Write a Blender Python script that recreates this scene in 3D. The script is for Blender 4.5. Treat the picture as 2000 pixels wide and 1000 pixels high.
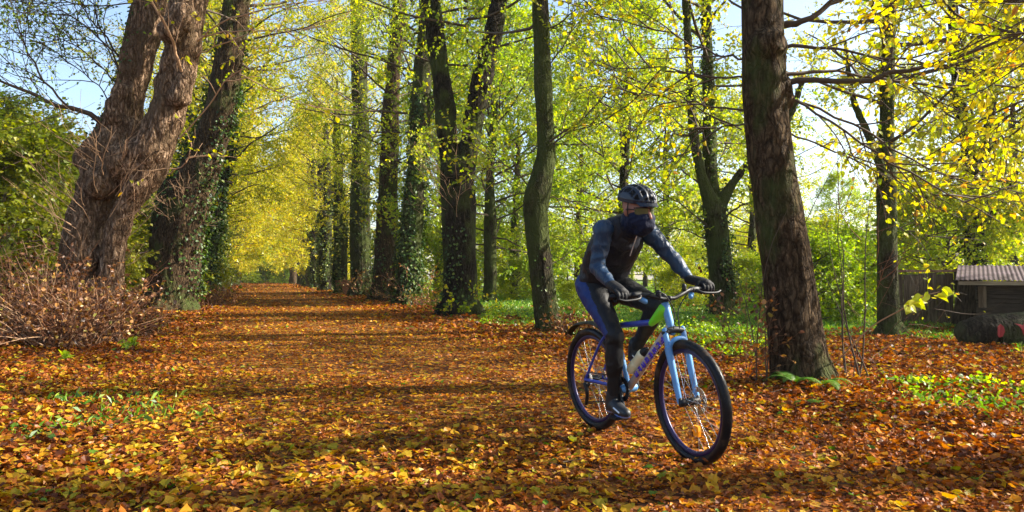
import bpy, bmesh, math, random
import numpy as np
from mathutils import Matrix, Vector
PI = math.pi
rad = math.radians
S = bpy.context.scene
for o in list(bpy.data.objects):
    bpy.data.objects.remove(o)

# ------------------------------------------------------------------ camera
CAM_H, FPX, PITCH = 1.062, 1400.0, rad(1.64)
cd = bpy.data.cameras.new('camera'); cam = bpy.data.objects.new('camera', cd)
S.collection.objects.link(cam); S.camera = cam
cam.location = (0, 0, CAM_H); cam.rotation_euler = (PI/2 + PITCH, 0, 0)
cd.sensor_width = 36; cd.lens = 36 * FPX / 2000; cd.clip_start = .05; cd.clip_end = 3000

# ------------------------------------------------------------------ sky and sun
SUN_EL, SUN_AZ = rad(34), rad(6)          # azimuth counted from +X towards +Y
w = bpy.data.worlds.new('World'); S.world = w; w.use_nodes = True
nt = w.node_tree; bg = nt.nodes['Background']
sky = nt.nodes.new('ShaderNodeTexSky'); sky.sky_type = 'NISHITA'; sky.sun_disc = False
sky.sun_elevation = SUN_EL; sky.sun_rotation = PI/2 - SUN_AZ
sky.air_density = 1.0; sky.dust_density = 2.0; sky.ozone_density = 1.2
nt.links.new(sky.outputs[0], bg.inputs[0]); bg.inputs[1].default_value = .105
sl = bpy.data.lights.new('sun', 'SUN'); so = bpy.data.objects.new('sun', sl); S.collection.objects.link(so)
sl.energy = 5.0; sl.angle = rad(.5); sl.color = (1, .93, .80)
sv = Vector((math.cos(SUN_AZ)*math.cos(SUN_EL), math.sin(SUN_AZ)*math.cos(SUN_EL), math.sin(SUN_EL)))
so.rotation_euler = sv.to_track_quat('Z', 'Y').to_euler()
S.view_settings.view_transform = 'Standard'; S.view_settings.look = 'None'
S.view_settings.exposure = 1.68; S.view_settings.gamma = 1
S.render.engine = 'CYCLES'
S.cycles.use_denoising = True
S.cycles.max_bounces = 8; S.cycles.diffuse_bounces = 6; S.cycles.glossy_bounces = 2; S.cycles.transmission_bounces = 6
S.cycles.sample_clamp_indirect = 6

# ------------------------------------------------------------------ helpers
def W(px, py, D):
    """the point seen at photo pixel px,py (2000 x 1000) at distance D in front of the camera"""
    yc = (500 - py) / FPX; s, c = math.sin(PITCH), math.cos(PITCH)
    k = D / (c - yc*s)
    return np.array([(px-1000)/FPX*k, D, CAM_H + k*(s + yc*c)])
AV = np.array([-.336, .942]); PE = np.array([.942, .336])     # along / across the avenue
def av(t, p): return AV*t + PE*p

_rs = np.random.RandomState(7); _perm = _rs.rand(64, 64, 64)
def vnoise(x, y, z=0.):
    x, y, z = np.broadcast_arrays(np.asarray(x, float), np.asarray(y, float), np.asarray(z, float))
    xi, yi, zi = np.floor(x).astype(int), np.floor(y).astype(int), np.floor(z).astype(int)
    fx, fy, fz = x-xi, y-yi, z-zi
    fx, fy, fz = fx*fx*(3-2*fx), fy*fy*(3-2*fy), fz*fz*(3-2*fz)
    r = 0
    for a in (0, 1):
        for b in (0, 1):
            for c in (0, 1):
                r = r + _perm[(xi+a) % 64, (yi+b) % 64, (zi+c) % 64] * (fx if a else 1-fx)*(fy if b else 1-fy)*(fz if c else 1-fz)
    return r*2-1
def sstep(a, b, x):
    t = np.clip((np.asarray(x, float)-a)/(b-a), 0, 1); return t*t*(3-2*t)
def ground_z(x, y):
    x = np.asarray(x, float); y = np.asarray(y, float)
    p = x*PE[0]+y*PE[1]
    off = sstep(2.3, 4.2, np.abs(p-1.24))
    h = off*(.07*vnoise(x*.7, y*.7, 3.) + .05*vnoise(x*2.1, y*2.1, 9.))
    h = h + .012*vnoise(x*1.7, y*1.7, 5.)
    h = h + .22*sstep(-2.6, -5.5, p)
    h = h + 3.0*sstep(60, 300, np.hypot(x, y))*sstep(3, 12, np.abs(p-1.24))*0
    near = np.exp(-((x-.85)**2+(y-4.6)**2)/1.2)
    return h*(1-near)
def grassiness(x, y):
    x = np.asarray(x, float); y = np.asarray(y, float)
    p = x*PE[0]+y*PE[1]
    n = vnoise(x*.35, y*.35, 1.)*.5 + vnoise(x*1.3, y*1.3, 2.)*.35
    g = sstep(5.9, 8.0, p+n*1.2)*sstep(11.5, 15.5, y+n*3 + .25*(8-x).clip(-6, 6))
    g = np.maximum(g, .45*sstep(.42, .6, vnoise(x*.8+20, y*.8, 4.)*.9+.28*vnoise(x*4, y*4, 7.))*sstep(4.6, 5.6, p))
    g = np.maximum(g, .55*sstep(.42, .62, vnoise(x*1.3+40, y*1.3, 14.)*.8+.3*vnoise(x*5, y*5, 17.))*sstep(.6, -1.2, p)*sstep(9, 4, y))
    return g

def col(o, parent=None):
    S.collection.objects.link(o)
    if parent: o.parent = parent
    return o
def tag(o, label=None, cat=None, group=None, kind=None):
    if label: o['label'] = label
    if cat: o['category'] = cat
    if group: o['group'] = group
    if kind: o['kind'] = kind
    return o
def empty(name, loc=(0, 0, 0), label=None, cat=None, group=None):
    o = bpy.data.objects.new(name, None); col(o); o.location = loc
    o.empty_display_size = .2
    return tag(o, label, cat, group)
def raw_mesh(name, V, F, smooth=True, attr=None):
    """V (n,3); F (m,k) equal-sided faces or a list of such arrays"""
    me = bpy.data.meshes.new(name)
    Fs = F if isinstance(F, list) else [F]
    V = np.ascontiguousarray(V, dtype=np.float32)
    me.vertices.add(len(V)); me.vertices.foreach_set('co', V.ravel())
    idx = np.concatenate([f.ravel() for f in Fs]).astype(np.int32)
    cnt = np.concatenate([np.full(len(f), f.shape[1]) for f in Fs]).astype(np.int32)
    st = np.concatenate([[0], np.cumsum(cnt)[:-1]]).astype(np.int32)
    me.loops.add(len(idx)); me.loops.foreach_set('vertex_index', idx)
    me.polygons.add(len(cnt)); me.polygons.foreach_set('loop_start', st)
    me.polygons.foreach_set('use_smooth', np.full(len(cnt), smooth, dtype=bool))
    if attr is not None:
        a = me.attributes.new('rnd', 'FLOAT', 'POINT'); a.data.foreach_set('value', np.asarray(attr, np.float32))
    me.update(calc_edges=True); me.validate()
    return me
def mobj(name, me, mat, parent=None):
    if isinstance(mat, (list, tuple)):
        for m in mat: me.materials.append(m)
    elif mat: me.materials.append(mat)
    return col(bpy.data.objects.new(name, me), parent)

def norm(v): return v/np.maximum(np.linalg.norm(v, axis=-1, keepdims=True), 1e-9)
def tubes(P, R, sides=4, flat=None):
    """P (N,K,3), R (N,K) -> vertices and quads of N open tubes"""
    P = np.asarray(P, float); R = np.asarray(R, float)
    N, K, _ = P.shape
    T = norm(np.gradient(P, axis=1))
    wst = np.abs(T).max(1) - np.array([0, 0, .02])                 # the axis that stays farthest from the tube's direction
    ref = np.eye(3)[wst.argmin(1)][:, None]
    U = norm(np.cross(np.broadcast_to(ref, T.shape), T)); B = np.cross(T, U)
    a = np.arange(sides)*2*PI/sides
    V = P[:, :, None] + R[:, :, None, None]*(np.cos(a)[None, None, :, None]*U[:, :, None] + np.sin(a)[None, None, :, None]*B[:, :, None])
    base = (np.arange(N)*K*sides)[:, None, None] + (np.arange(K-1)*sides)[None, :, None]
    j = np.arange(sides)[None, None]; j2 = (j+1) % sides
    F = np.stack([base+j, base+j2, base+j2+sides, base+j+sides], -1).reshape(-1, 4)
    return V.reshape(-1, 3), F
def join(parts):
    Vs, Fs, o = [], [], 0
    for V, F in parts:
        Vs.append(V); Fs.append(F+o); o += len(V)
    return np.concatenate(Vs), np.concatenate(Fs)
def resample(pts, n):
    """smooth (Catmull-Rom) resampling of rows of numbers"""
    P = np.asarray(pts, float); m = len(P)
    Q = np.vstack([2*P[0]-P[1], P, 2*P[-1]-P[-2]])
    t = np.linspace(0, m-1-1e-6, n); i = t.astype(int); f = (t-i)[:, None]
    a, b, c, d = Q[i], Q[i+1], Q[i+2], Q[i+3]
    return .5*((2*b)+(-a+c)*f+(2*a-5*b+4*c-d)*f**2+(-a+3*b-3*c+d)*f**3)

# leaf templates: (a along, b across, c up) and faces
LEAF4 = (np.array([[0, 0, 0], [.45, .42, .10], [1, 0, -.06], [.45, -.42, .10]]), np.array([[0, 1, 2, 3]]))
LEAF6 = (np.array([[0, 0, 0], [.18, .40, .10], [.68, .38, .12], [1.05, 0, 0], [.68, -.38, .12], [.18, -.40, .10]]), np.array([[0, 3, 2, 1], [0, 5, 4, 3]]))
LEAF10 = (np.array([[.02, 0, 0], [-.06, .26, .05], [.22, .46, .12], [.58, .42, .15], [.86, .2, .08], [1.12, 0, -.03],
                    [.86, -.2, .08], [.58, -.42, .15], [.22, -.46, .12], [-.06, -.26, .05], [.5, 0, 0]]),
          np.array([[10, 0, 1, 2], [10, 2, 3, 4], [10, 4, 5, 6], [10, 6, 7, 8], [10, 8, 9, 0]]))
def leaves(P, A, Nn, size, tmpl, rs, curl=.0):
    """P (n,3) base, A (n,3) direction, Nn (n,3) rough normal"""
    n = len(P); tv, tf = tmpl
    A = norm(A); B = norm(np.cross(Nn, A)); C = np.cross(A, B)
    size = np.broadcast_to(size, (n,))[:, None, None]
    cu = 1 + curl*(rs.rand(n, 1, 1)*3.2-1.3)
    asp = .8+.35*rs.rand(n, 1, 1)
    V = P[:, None] + size*(A[:, None]*tv[None, :, 0:1] + B[:, None]*tv[None, :, 1:2]*asp + C[:, None]*(tv[None, :, 2:3]*cu + (curl*(rs.rand(n, 1, 1)-.5)*tv[None, :, 0:1]**2)))
    if curl > .7: V = V + size*rs.randn(*V.shape)*np.array([.075, .075, .06])
    F = (tf[None] + (np.arange(n)*len(tv))[:, None, None]).reshape(-1, tf.shape[1])
    return V.reshape(-1, 3), F
def grow(P0, D0, L, K, wig, up, rs):
    N = len(P0); d = norm(D0); P = np.zeros((N, K, 3)); P[:, 0] = P0
    L = np.broadcast_to(L, (N,))
    for k in range(1, K):
        d = norm(d + wig*rs.randn(N, 3) + np.array([0, 0, up]))
        P[:, k] = P[:, k-1] + d*(L/(K-1))[:, None]
    return P
def spawn(P, M, t0, t1, spread, rs):
    """M children on each polyline: start points and directions"""
    N, K, _ = P.shape
    t = t0 + (t1-t0)*(np.arange(M)[None]+rs.rand(N, M))/M
    x = t*(K-1); i = np.minimum(x.astype(int), K-2); f = (x-i)[..., None]
    ar = np.arange(N)[:, None]
    p = P[ar, i]*(1-f)+P[ar, i+1]*f
    d = norm(P[ar, i+1]-P[ar, i])
    r = rs.randn(N, M, 3); r -= (r*d).sum(-1, keepdims=True)*d
    q = norm(d + spread*norm(r))
    return p.reshape(-1, 3), q.reshape(-1, 3), t.reshape(-1)

# ------------------------------------------------------------------ materials
def srgb(h):
    c = [int(h[i:i+2], 16)/255 for i in (0, 2, 4)]
    return tuple([x/12.92 if x <= .04045 else ((x+.055)/1.055)**2.4 for x in c]+[1])
def mat(name, color=(.5, .5, .5, 1), rough=.6, metal=0., spec=.4):
    m = bpy.data.materials.new(name); m.use_nodes = True
    b = m.node_tree.nodes['Principled BSDF']
    b.inputs['Base Color'].default_value = color; b.inputs['Roughness'].default_value = rough
    b.inputs['Metallic'].default_value = metal; b.inputs['Specular IOR Level'].default_value = spec
    return m
def nn(m, t, **kw):
    n = m.node_tree.nodes.new('ShaderNode'+t)
    for k, v in kw.items(): setattr(n, k, v)
    return n
def lk(m, a, b): m.node_tree.links.new(a, b)
def ramp(m, fac, stops):
    r = nn(m, 'ValToRGB'); e = r.color_ramp.elements
    while len(e) < len(stops): e.new(.5)
    for i, (p, c) in enumerate(stops): e[i].position = p; e[i].color = c
    if fac is not None: lk(m, fac, r.inputs[0])
    return r.outputs[0]
def mixc(m, fac, a, b, mode='MIX'):
    x = nn(m, 'Mix', data_type='RGBA', blend_type=mode)
    for s, v in ((x.inputs[0], fac), (x.inputs[6], a), (x.inputs[7], b)):
        if hasattr(v, 'is_output') or isinstance(v, bpy.types.NodeSocket): lk(m, v, s)
        else: s.default_value = v
    return x.outputs[2]
def noise(m, scale, sc=(1, 1, 1), detail=4, rough=.55, dist=0.):
    tc = nn(m, 'TexCoord'); mp = nn(m, 'Mapping'); mp.inputs['Scale'].default_value = sc
    lk(m, tc.outputs['Object'], mp.inputs[0])
    n = nn(m, 'TexNoise'); n.inputs['Scale'].default_value = scale; n.inputs['Detail'].default_value = detail
    n.inputs['Roughness'].default_value = rough; n.inputs['Distortion'].default_value = dist
    lk(m, mp.outputs[0], n.inputs['Vector'])
    return n.outputs['Fac']
def bump(m, h, dist, strength=1.):
    b = nn(m, 'Bump'); b.inputs['Distance'].default_value = dist; b.inputs['Strength'].default_value = strength
    lk(m, h, b.inputs['Height']); lk(m, b.outputs[0], m.node_tree.nodes['Principled BSDF'].inputs['Normal'])
def leafmat(name, stopsA, stopsB, trans=.5, gloss=.06, tsat=1.25):
    """two colour ranges over the per-leaf number; the object's colour (red channel) mixes them"""
    m = bpy.data.materials.new(name); m.use_nodes = True; t = m.node_tree; t.nodes.clear()
    out = nn(m, 'OutputMaterial')
    at = nn(m, 'Attribute'); at.attribute_name = 'rnd'
    oi = nn(m, 'ObjectInfo'); sp = nn(m, 'SeparateColor'); lk(m, oi.outputs['Color'], sp.inputs[0])
    c = mixc(m, sp.outputs[0], ramp(m, at.outputs['Fac'], stopsA), ramp(m, at.outputs['Fac'], stopsB))
    hs = nn(m, 'HueSaturation'); hs.inputs['Saturation'].default_value = tsat; hs.inputs['Value'].default_value = 1.35
    lk(m, c, hs.inputs['Color'])
    d = nn(m, 'BsdfDiffuse'); lk(m, c, d.inputs[0])
    tr = nn(m, 'BsdfTranslucent'); lk(m, hs.outputs[0], tr.inputs[0])
    g = nn(m, 'BsdfGlossy'); g.inputs['Roughness'].default_value = .45
    x = nn(m, 'MixShader'); x.inputs[0].default_value = trans; lk(m, d.outputs[0], x.inputs[1]); lk(m, tr.outputs[0], x.inputs[2])
    y = nn(m, 'MixShader'); y.inputs[0].default_value = gloss; lk(m, x.outputs[0], y.inputs[1]); lk(m, g.outputs[0], y.inputs[2])
    lk(m, y.outputs[0], out.inputs[0])
    return m
def barkmat(name, c1, c2, moss=.3, scale=1., mosscol=(.042, .052, .014, 1), depth=.03):
    m = mat(name, rough=.92, spec=.12)
    tc = nn(m, 'TexCoord'); mp = nn(m, 'Mapping'); mp.inputs['Scale'].default_value = (1, 1, .22)
    wob = nn(m, 'TexNoise'); wob.inputs['Scale'].default_value = 5; wob.inputs['Detail'].default_value = 5; lk(m, tc.outputs['Object'], wob.inputs['Vector'])
    ad0 = nn(m, 'VectorMath', operation='MULTIPLY_ADD'); lk(m, wob.outputs['Color'], ad0.inputs[0]); ad0.inputs[1].default_value = (.16, .16, .5); lk(m, tc.outputs['Object'], ad0.inputs[2])
    lk(m, ad0.outputs[0], mp.inputs[0])
    vo = nn(m, 'TexVoronoi', feature='DISTANCE_TO_EDGE'); vo.inputs['Scale'].default_value = 17*scale; lk(m, mp.outputs[0], vo.inputs['Vector'])
    crack = ramp(m, vo.outputs['Distance'], [(.0, (0, 0, 0, 1)), (.13, (.55, .55, .55, 1)), (.32, (1, 1, 1, 1))])
    ridges = noise(m, 20*scale, (1, 1, .25), 8, .7, 1.2)
    fine = noise(m, 70*scale, (1, 1, .5), 5, .65)
    big = noise(m, 1.8, (1, 1, .6), 5, .6)
    c = ramp(m, ridges, [(.36, (c1[0]*.45, c1[1]*.40, c1[2]*.36, 1)), (.5, c1), (.66, c2)])
    c = mixc(m, .8, c, mixc(m, crack, (.16, .13, .11, 1), (1, 1, 1, 1)), 'MULTIPLY')
    c = mixc(m, .45, c, ramp(m, fine, [(.32, (.25, .25, .25, 1)), (.68, (1.1, 1.1, 1.1, 1))]), 'MULTIPLY')
    mf = ramp(m, big, [(.62-moss*.5, (0, 0, 0, 1)), (.74-moss*.4, (1, 1, 1, 1))])
    c = mixc(m, mf, c, mixc(m, ridges, (mosscol[0]*.5, mosscol[1]*.5, mosscol[2]*.5, 1), (mosscol[0]*1.9, mosscol[1]*1.9, mosscol[2]*1.9, 1)))
    lk(m, c, m.node_tree.nodes['Principled BSDF'].inputs['Base Color'])
    ad = nn(m, 'Math', operation='MULTIPLY_ADD'); lk(m, fine, ad.inputs[0]); ad.inputs[1].default_value = .3
    ad1 = nn(m, 'Math', operation='MULTIPLY_ADD'); lk(m, crack, ad1.inputs[0]); ad1.inputs[1].default_value = .5; lk(m, ridges, ad1.inputs[2]); lk(m, ad1.outputs[0], ad.inputs[2])
    bump(m, ad.outputs[0], depth*1.3, 1.)
    return m

M = {}
M['bark_brown'] = barkmat('bark_brown', (.085, .055, .030, 1), (.22, .145, .080, 1), .2)
M['bark_pink'] = barkmat('bark_pinkish', (.34, .21, .125, 1), (.88, .62, .42, 1), .26, .9, (.13, .085, .05, 1), depth=.07)
M['bark_moss'] = barkmat('bark_mossy', (.05, .042, .025, 1), (.12, .10, .06, 1), .5)
M['bark_dark'] = barkmat('bark_dark', (.032, .025, .018, 1), (.085, .065, .045, 1), .3)
M['twig'] = mat('twig_brown', (.075, .05, .032, 1), .8)
M['twig_pale'] = mat('twig_pale', (.38, .23, .13, 1), .8)
M['twig_red'] = mat('twig_reddish', (.15, .060, .026, 1), .8)
GR = [(0, (.04, .11, .004, 1)), (.35, (.14, .28, .005, 1)), (.7, (.32, .45, .006, 1)), (1, (.58, .55, .008, 1))]
YE = [(0, (.20, .28, .004, 1)), (.35, (.44, .44, .006, 1)), (.75, (.70, .54, .010, 1)), (.95, (.74, .40, .010, 1)), (1, (.45, .18, .01, 1))]
DG = [(0, (.012, .04, .008, 1)), (.6, (.03, .085, .015, 1)), (1, (.08, .14, .02, 1))]
DY = [(0, (.03, .06, .01, 1)), (.6, (.09, .13, .015, 1)), (1, (.25, .24, .02, 1))]
M['leaf'] = leafmat('crown_leaf', GR, YE, .58, .04)
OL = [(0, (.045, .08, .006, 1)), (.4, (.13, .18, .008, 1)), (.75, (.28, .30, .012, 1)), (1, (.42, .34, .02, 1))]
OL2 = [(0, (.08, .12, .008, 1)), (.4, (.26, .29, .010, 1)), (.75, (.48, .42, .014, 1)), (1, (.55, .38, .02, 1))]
M['leaf_olive'] = leafmat('olive_leaf', OL, OL2, .5, .03)  # olive-brown leaf tones for the wood and thicket on the left
M['ivy'] = leafmat('ivy_leaf', DG, DY, .3, .035)
LIT = [(0, (.022, .007, .003, 1)), (.20, (.10, .028, .008, 1)), (.42, (.25, .064, .010, 1)), (.60, (.40, .130, .015, 1)), (.72, (.50, .215, .016, 1)), (.86, (.46, .28, .012, 1)), (.96, (.28, .25, .015, 1)), (1, (.08, .15, .012, 1))]
M['litter'] = leafmat('fallen_leaf', LIT, LIT, .3, .02, 1.2)
GB = [(0, (.05, .13, .012, 1)), (.6, (.14, .30, .02, 1)), (1, (.36, .42, .05, 1))]
M['grass'] = leafmat('grass_blade', GB, GB, .35, .05)
DEAD = [(0, (.05, .02, .010, 1)), (.5, (.20, .075, .02, 1)), (.85, (.40, .20, .05, 1)), (1, (.20, .25, .03, 1))]
M['dead'] = leafmat('withered_leaf', DEAD, DEAD, .25, .04)

# ------------------------------------------------------------------ ground, path, hills
def build_ground():
    def axis(lo, hi, n, c, k):
        u = np.linspace(-1, 1, n); s = np.sinh(u*k)/math.sinh(k)
        return np.where(s < 0, c+s*(c-lo), c+s*(hi-c))
    xs = axis(-400, 400, 380, 0, 6.2); ys = axis(-60, 560, 420, 6, 6.0)
    X, Y = np.meshgrid(xs, ys); Z = ground_z(X, Y)
    V = np.stack([X, Y, Z], -1).reshape(-1, 3)
    nx = len(xs); i = np.arange((len(ys)-1)*nx).reshape(-1, nx)[:, :-1].ravel()
    F = np.stack([i, i+1, i+nx+1, i+nx], -1)
    me = raw_mesh('ground', V, F, True, grassiness(X, Y).ravel())
    m = mat('leafy_ground', rough=.95, spec=.1)
    tc = nn(m, 'TexCoord'); vo = nn(m, 'TexVoronoi'); vo.inputs['Scale'].default_value = 17; vo.inputs['Randomness'].default_value = 1
    lk(m, tc.outputs['Object'], vo.inputs['Vector'])
    vs = nn(m, 'SeparateColor'); lk(m, vo.outputs['Color'], vs.inputs[0])
    lit = ramp(m, vs.outputs[0], [(0, (.03, .010, .005, 1)), (.35, (.09, .028, .008, 1)), (.65, (.18, .06, .012, 1)), (.85, (.28, .13, .018, 1)), (1, (.30, .2, .02, 1))])
    soil = noise(m, 2.2, (1, 1, 1), 5)
    lit = mixc(m, .6, lit, ramp(m, soil, [(.35, (.35, .3, .28, 1)), (.6, (1, 1, 1, 1))]), 'MULTIPLY')
    gn = noise(m, 9, (1, 1, 1), 6)
    gr = ramp(m, gn, [(.3, (.03, .06, .01, 1)), (.5, (.09, .16, .02, 1)), (.7, (.22, .26, .03, 1))])
    at = nn(m, 'Attribute'); at.attribute_name = 'rnd'
    c = mixc(m, at.outputs['Fac'], lit, gr)
    lk(m, c, m.node_tree.nodes['Principled BSDF'].inputs['Base Color'])
    bump(m, vo.outputs['Distance'], .03, .8)
    tag(mobj('ground', me, m), kind='structure')
build_ground()
def build_hills():
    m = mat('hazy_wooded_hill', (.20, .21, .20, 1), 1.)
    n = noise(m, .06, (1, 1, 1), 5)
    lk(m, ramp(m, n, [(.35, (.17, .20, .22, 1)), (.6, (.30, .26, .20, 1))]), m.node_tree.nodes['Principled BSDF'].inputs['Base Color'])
    a = np.linspace(-1.25, 1.3, 120); R = np.array([250, 265, 300, 350, 390])
    A, Rr = np.meshgrid(a, R)
    prof = np.array([0, .55, .9, 1., .6])[:, None]
    H = (11 + 6*vnoise(A*4, 0, 1) + 3*vnoise(A*13, Rr*.02, 2))*prof
    V = np.stack([np.sin(A)*Rr, np.cos(A)*Rr, H-.5], -1).reshape(-1, 3)
    i = np.arange(4*120).reshape(-1, 120)[:, :-1].ravel()
    tag(mobj('hills', raw_mesh('hills', V, np.stack([i, i+1, i+121, i+120], -1)), m), kind='structure')
build_hills()

# ------------------------------------------------------------------ fallen leaves (nobody could count them)
def build_litter():
    rs = np.random.RandomState(3)
    Vs, Fs, Rs, off = [], [], [], 0
    bands = [(2.3, 4.6, 2400, LEAF10, .050), (4.6, 8, 1600, LEAF10, .048), (8, 14, 760, LEAF6, .058), (14, 26, 190, LEAF6, .09), (26, 60, 34, LEAF4, .15), (60, 115, 8, LEAF4, .26)]
    for y0, y1, dens, tm, sz in bands:
        n = int(dens*.5*(y1**2-y0**2)*1.62)
        y = np.sqrt(y0*y0 + rs.rand(n)*(y1*y1-y0*y0)); x = (rs.rand(n)*2-1)*.81*y
        p = x*PE[0]+y*PE[1]
        keep = rs.rand(n) > grassiness(x, y)*.88
        if y0 > 25: keep &= (p > -4.5) & (p < 7.5)
        x, y, p = x[keep], y[keep], p[keep]; n = len(x)
        z = ground_z(x, y)
        lump = .5+.5*vnoise(x*2.3, y*2.3, 11.)
        z = z + rs.rand(n)**1.5*(.012+.05*lump*sstep(7, 3, y)+.02*lump)*(1+.5*sstep(2.0, 3.6, np.abs(p-1.24)))
        an = rs.rand(n)*2*PI; tilt = rs.randn(n)*.32
        A = np.stack([np.cos(an), np.sin(an), tilt], -1)
        Nn = np.stack([rs.randn(n)*.42, rs.randn(n)*.42, np.ones(n)], -1)
        pathd = np.abs(p-1.24+.3*vnoise(y*.3, 0, 5.)); side = sstep(1.3, 3.0, pathd)
        yel = .5+.5*vnoise(x*.9, y*.9, 21.)
        r = np.clip((.06+.14*(1-side))+.58*rs.rand(n)**(1.15-.2*side), 0, .71)
        fr_ = (.02+.10*yel*side+.11*sstep(9, 3, y)*sstep(2.5, 0, p)+.02*yel)
        fresh = rs.rand(n) < fr_
        r = np.where(fresh, .72+.25*rs.rand(n), r); r = np.where(rs.rand(n) < .012, 1., r)
        A[:, 2] *= np.where(fresh, .5, .85); Nn[:, :2] *= np.where(fresh, .5, .55+.45*side)[:, None]
        z = z + fresh*.008 - (1-side)*.012
        v, f = leaves(np.stack([x, y, z], -1), A, Nn, sz*np.where(fresh, .6+.62*rs.rand(n)**1.2, (.36+.9*rs.rand(n)**1.6)*(.66+.34*side)), tm, rs, .9)
        Vs.append(v); Fs.append(f+off); off += len(v); Rs.append(np.repeat(r, len(tm[0])))
    me = raw_mesh('fallen_leaves', np.concatenate(Vs), Fs, False, np.concatenate(Rs))
    tag(mobj('fallen_leaves', me, M['litter']), 'carpet of fallen orange, brown and yellow lime leaves over the path', 'fallen leaves', kind='stuff')
build_litter()
def build_sticks():
    rs = np.random.RandomState(77); n = 900
    y = np.sqrt(6+rs.rand(n)*250); x = (rs.rand(n)*2-1)*.8*y; a = rs.rand(n)*6.283
    P = grow(np.stack([x, y, ground_z(x, y)+.02+.015*rs.rand(n)], -1), np.stack([np.cos(a), np.sin(a), .05*rs.randn(n)], -1), .05+.16*rs.rand(n)**2, 5, .14, 0, rs)
    P[:, :, 2] = ground_z(P[:, :, 0], P[:, :, 1])+.025+.01*rs.rand(n, 1)
    tag(mobj('fallen_twigs', raw_mesh('fallen_twigs', *tubes(P, (.0012+.0022*rs.rand(n, 1))*np.ones((1, 5)), 4)), M['twig']), 'small brown twigs scattered among the fallen leaves', 'twigs', kind='stuff')
build_sticks()
def build_grass():
    rs = np.random.RandomState(5)
    P, H = [], []
    for y0, y1, n in ((2.6, 9, 90000), (9, 20, 150000), (20, 60, 150000)):
        y = np.sqrt(y0*y0 + rs.rand(n)*(y1*y1-y0*y0)); x = (rs.rand(n)*2-1)*.8*y
        k = rs.rand(n) < grassiness(x, y)**1.3*(.42 if y0 < 9 else .9)
        x, y = x[k], y[k]
        P.append(np.stack([x, y, ground_z(x, y)], -1)); H.append((.035+.05*rs.rand(len(x)))*(1+y/28))
    P = np.concatenate(P); H = np.concatenate(H)[:, None]; n = len(P)
    d = rs.randn(n, 3)*.45; d[:, 2] = 1
    s = norm(np.cross(d, rs.randn(n, 3)))*H*.09
    V = np.stack([P-s, P+s, P+d*H*.6+s*.7, P+norm(d*np.array([1.8, 1.8, 1]))*H*1.1], 1).reshape(-1, 3)
    me = raw_mesh('grass', V, (np.arange(n)*4)[:, None]+np.arange(4)[None], False, np.repeat(rs.rand(n), 4))
    tag(mobj('grass', me, M['grass']), 'bright green grass beyond the right row of trees', 'grass', kind='stuff')
build_grass()
def low_leaves(name, spots, n, label, matr, size, hmax, cat, seed):
    rs = np.random.RandomState(seed)
    P = []
    for (x, y, rx, ry, h) in spots:
        k = int(n*rx*ry)
        a = rs.rand(k)*2*PI; q = np.sqrt(rs.rand(k))
        px = x+np.cos(a)*q*rx; py = y+np.sin(a)*q*ry
        clump = np.clip(.5+.8*vnoise(px*2.2, py*2.2, 31.), 0, 1)
        keep = rs.rand(k) < clump*1.2
        px, py, clump, q = px[keep], py[keep], clump[keep], q[keep]
        P.append(np.stack([px, py, ground_z(px, py)+rs.rand(len(px))*h*clump*(1.1-q)+.01], -1))
    P = np.concatenate(P); n = len(P)
    A = rs.randn(n, 3); A[:, 2] = rs.randn(n)*.5; N2 = rs.randn(n, 3)*.7+np.array([.2, -.2, 1])
    v, f = leaves(P, A, N2, size*(.6+.8*rs.rand(n)), LEAF6, rs, .5)
    me = raw_mesh(name, v, f, False, np.repeat(rs.rand(n)**1.6*.8, 6))
    return tag(mobj(name, me, matr), label, cat, kind='stuff')
def G(px, py):
    """ground point under a photo pixel"""
    D = FPX*CAM_H/(py-540.)
    return ((px-1000)/FPX*D, D)
sp = []
for px, py, rx, ry, h in ((1390, 655, 1.0, 1.7, .45), (1440, 690, .7, 1.0, .4), (1330, 640, .8, 1.6, .35), (1460, 640, 1.0, 1.6, .5), (1910, 765, .75, .5, .25), (1800, 765, .35, .35, .15), (1980, 790, .4, .4, .25), (1010, 625, 1.2, 2.0, .3), (960, 610, .9, 1.8, .45), (1150, 640, 1.2, 1.6, .35)):
    x, y = G(px, py); sp.append((x, y, rx, ry, h))
low_leaves('ground_cover', sp, 1500, 'low leafy green ground cover around the tree bases on the right', M['ivy'], .042, .4, 'ground cover', 8).color = (.75, 1, 1, 1)
bpy.data.objects['ground_cover'].data.materials[0] = M['leaf']; bpy.data.objects['ground_cover'].color = (.12, 1, 1, 1)

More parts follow.
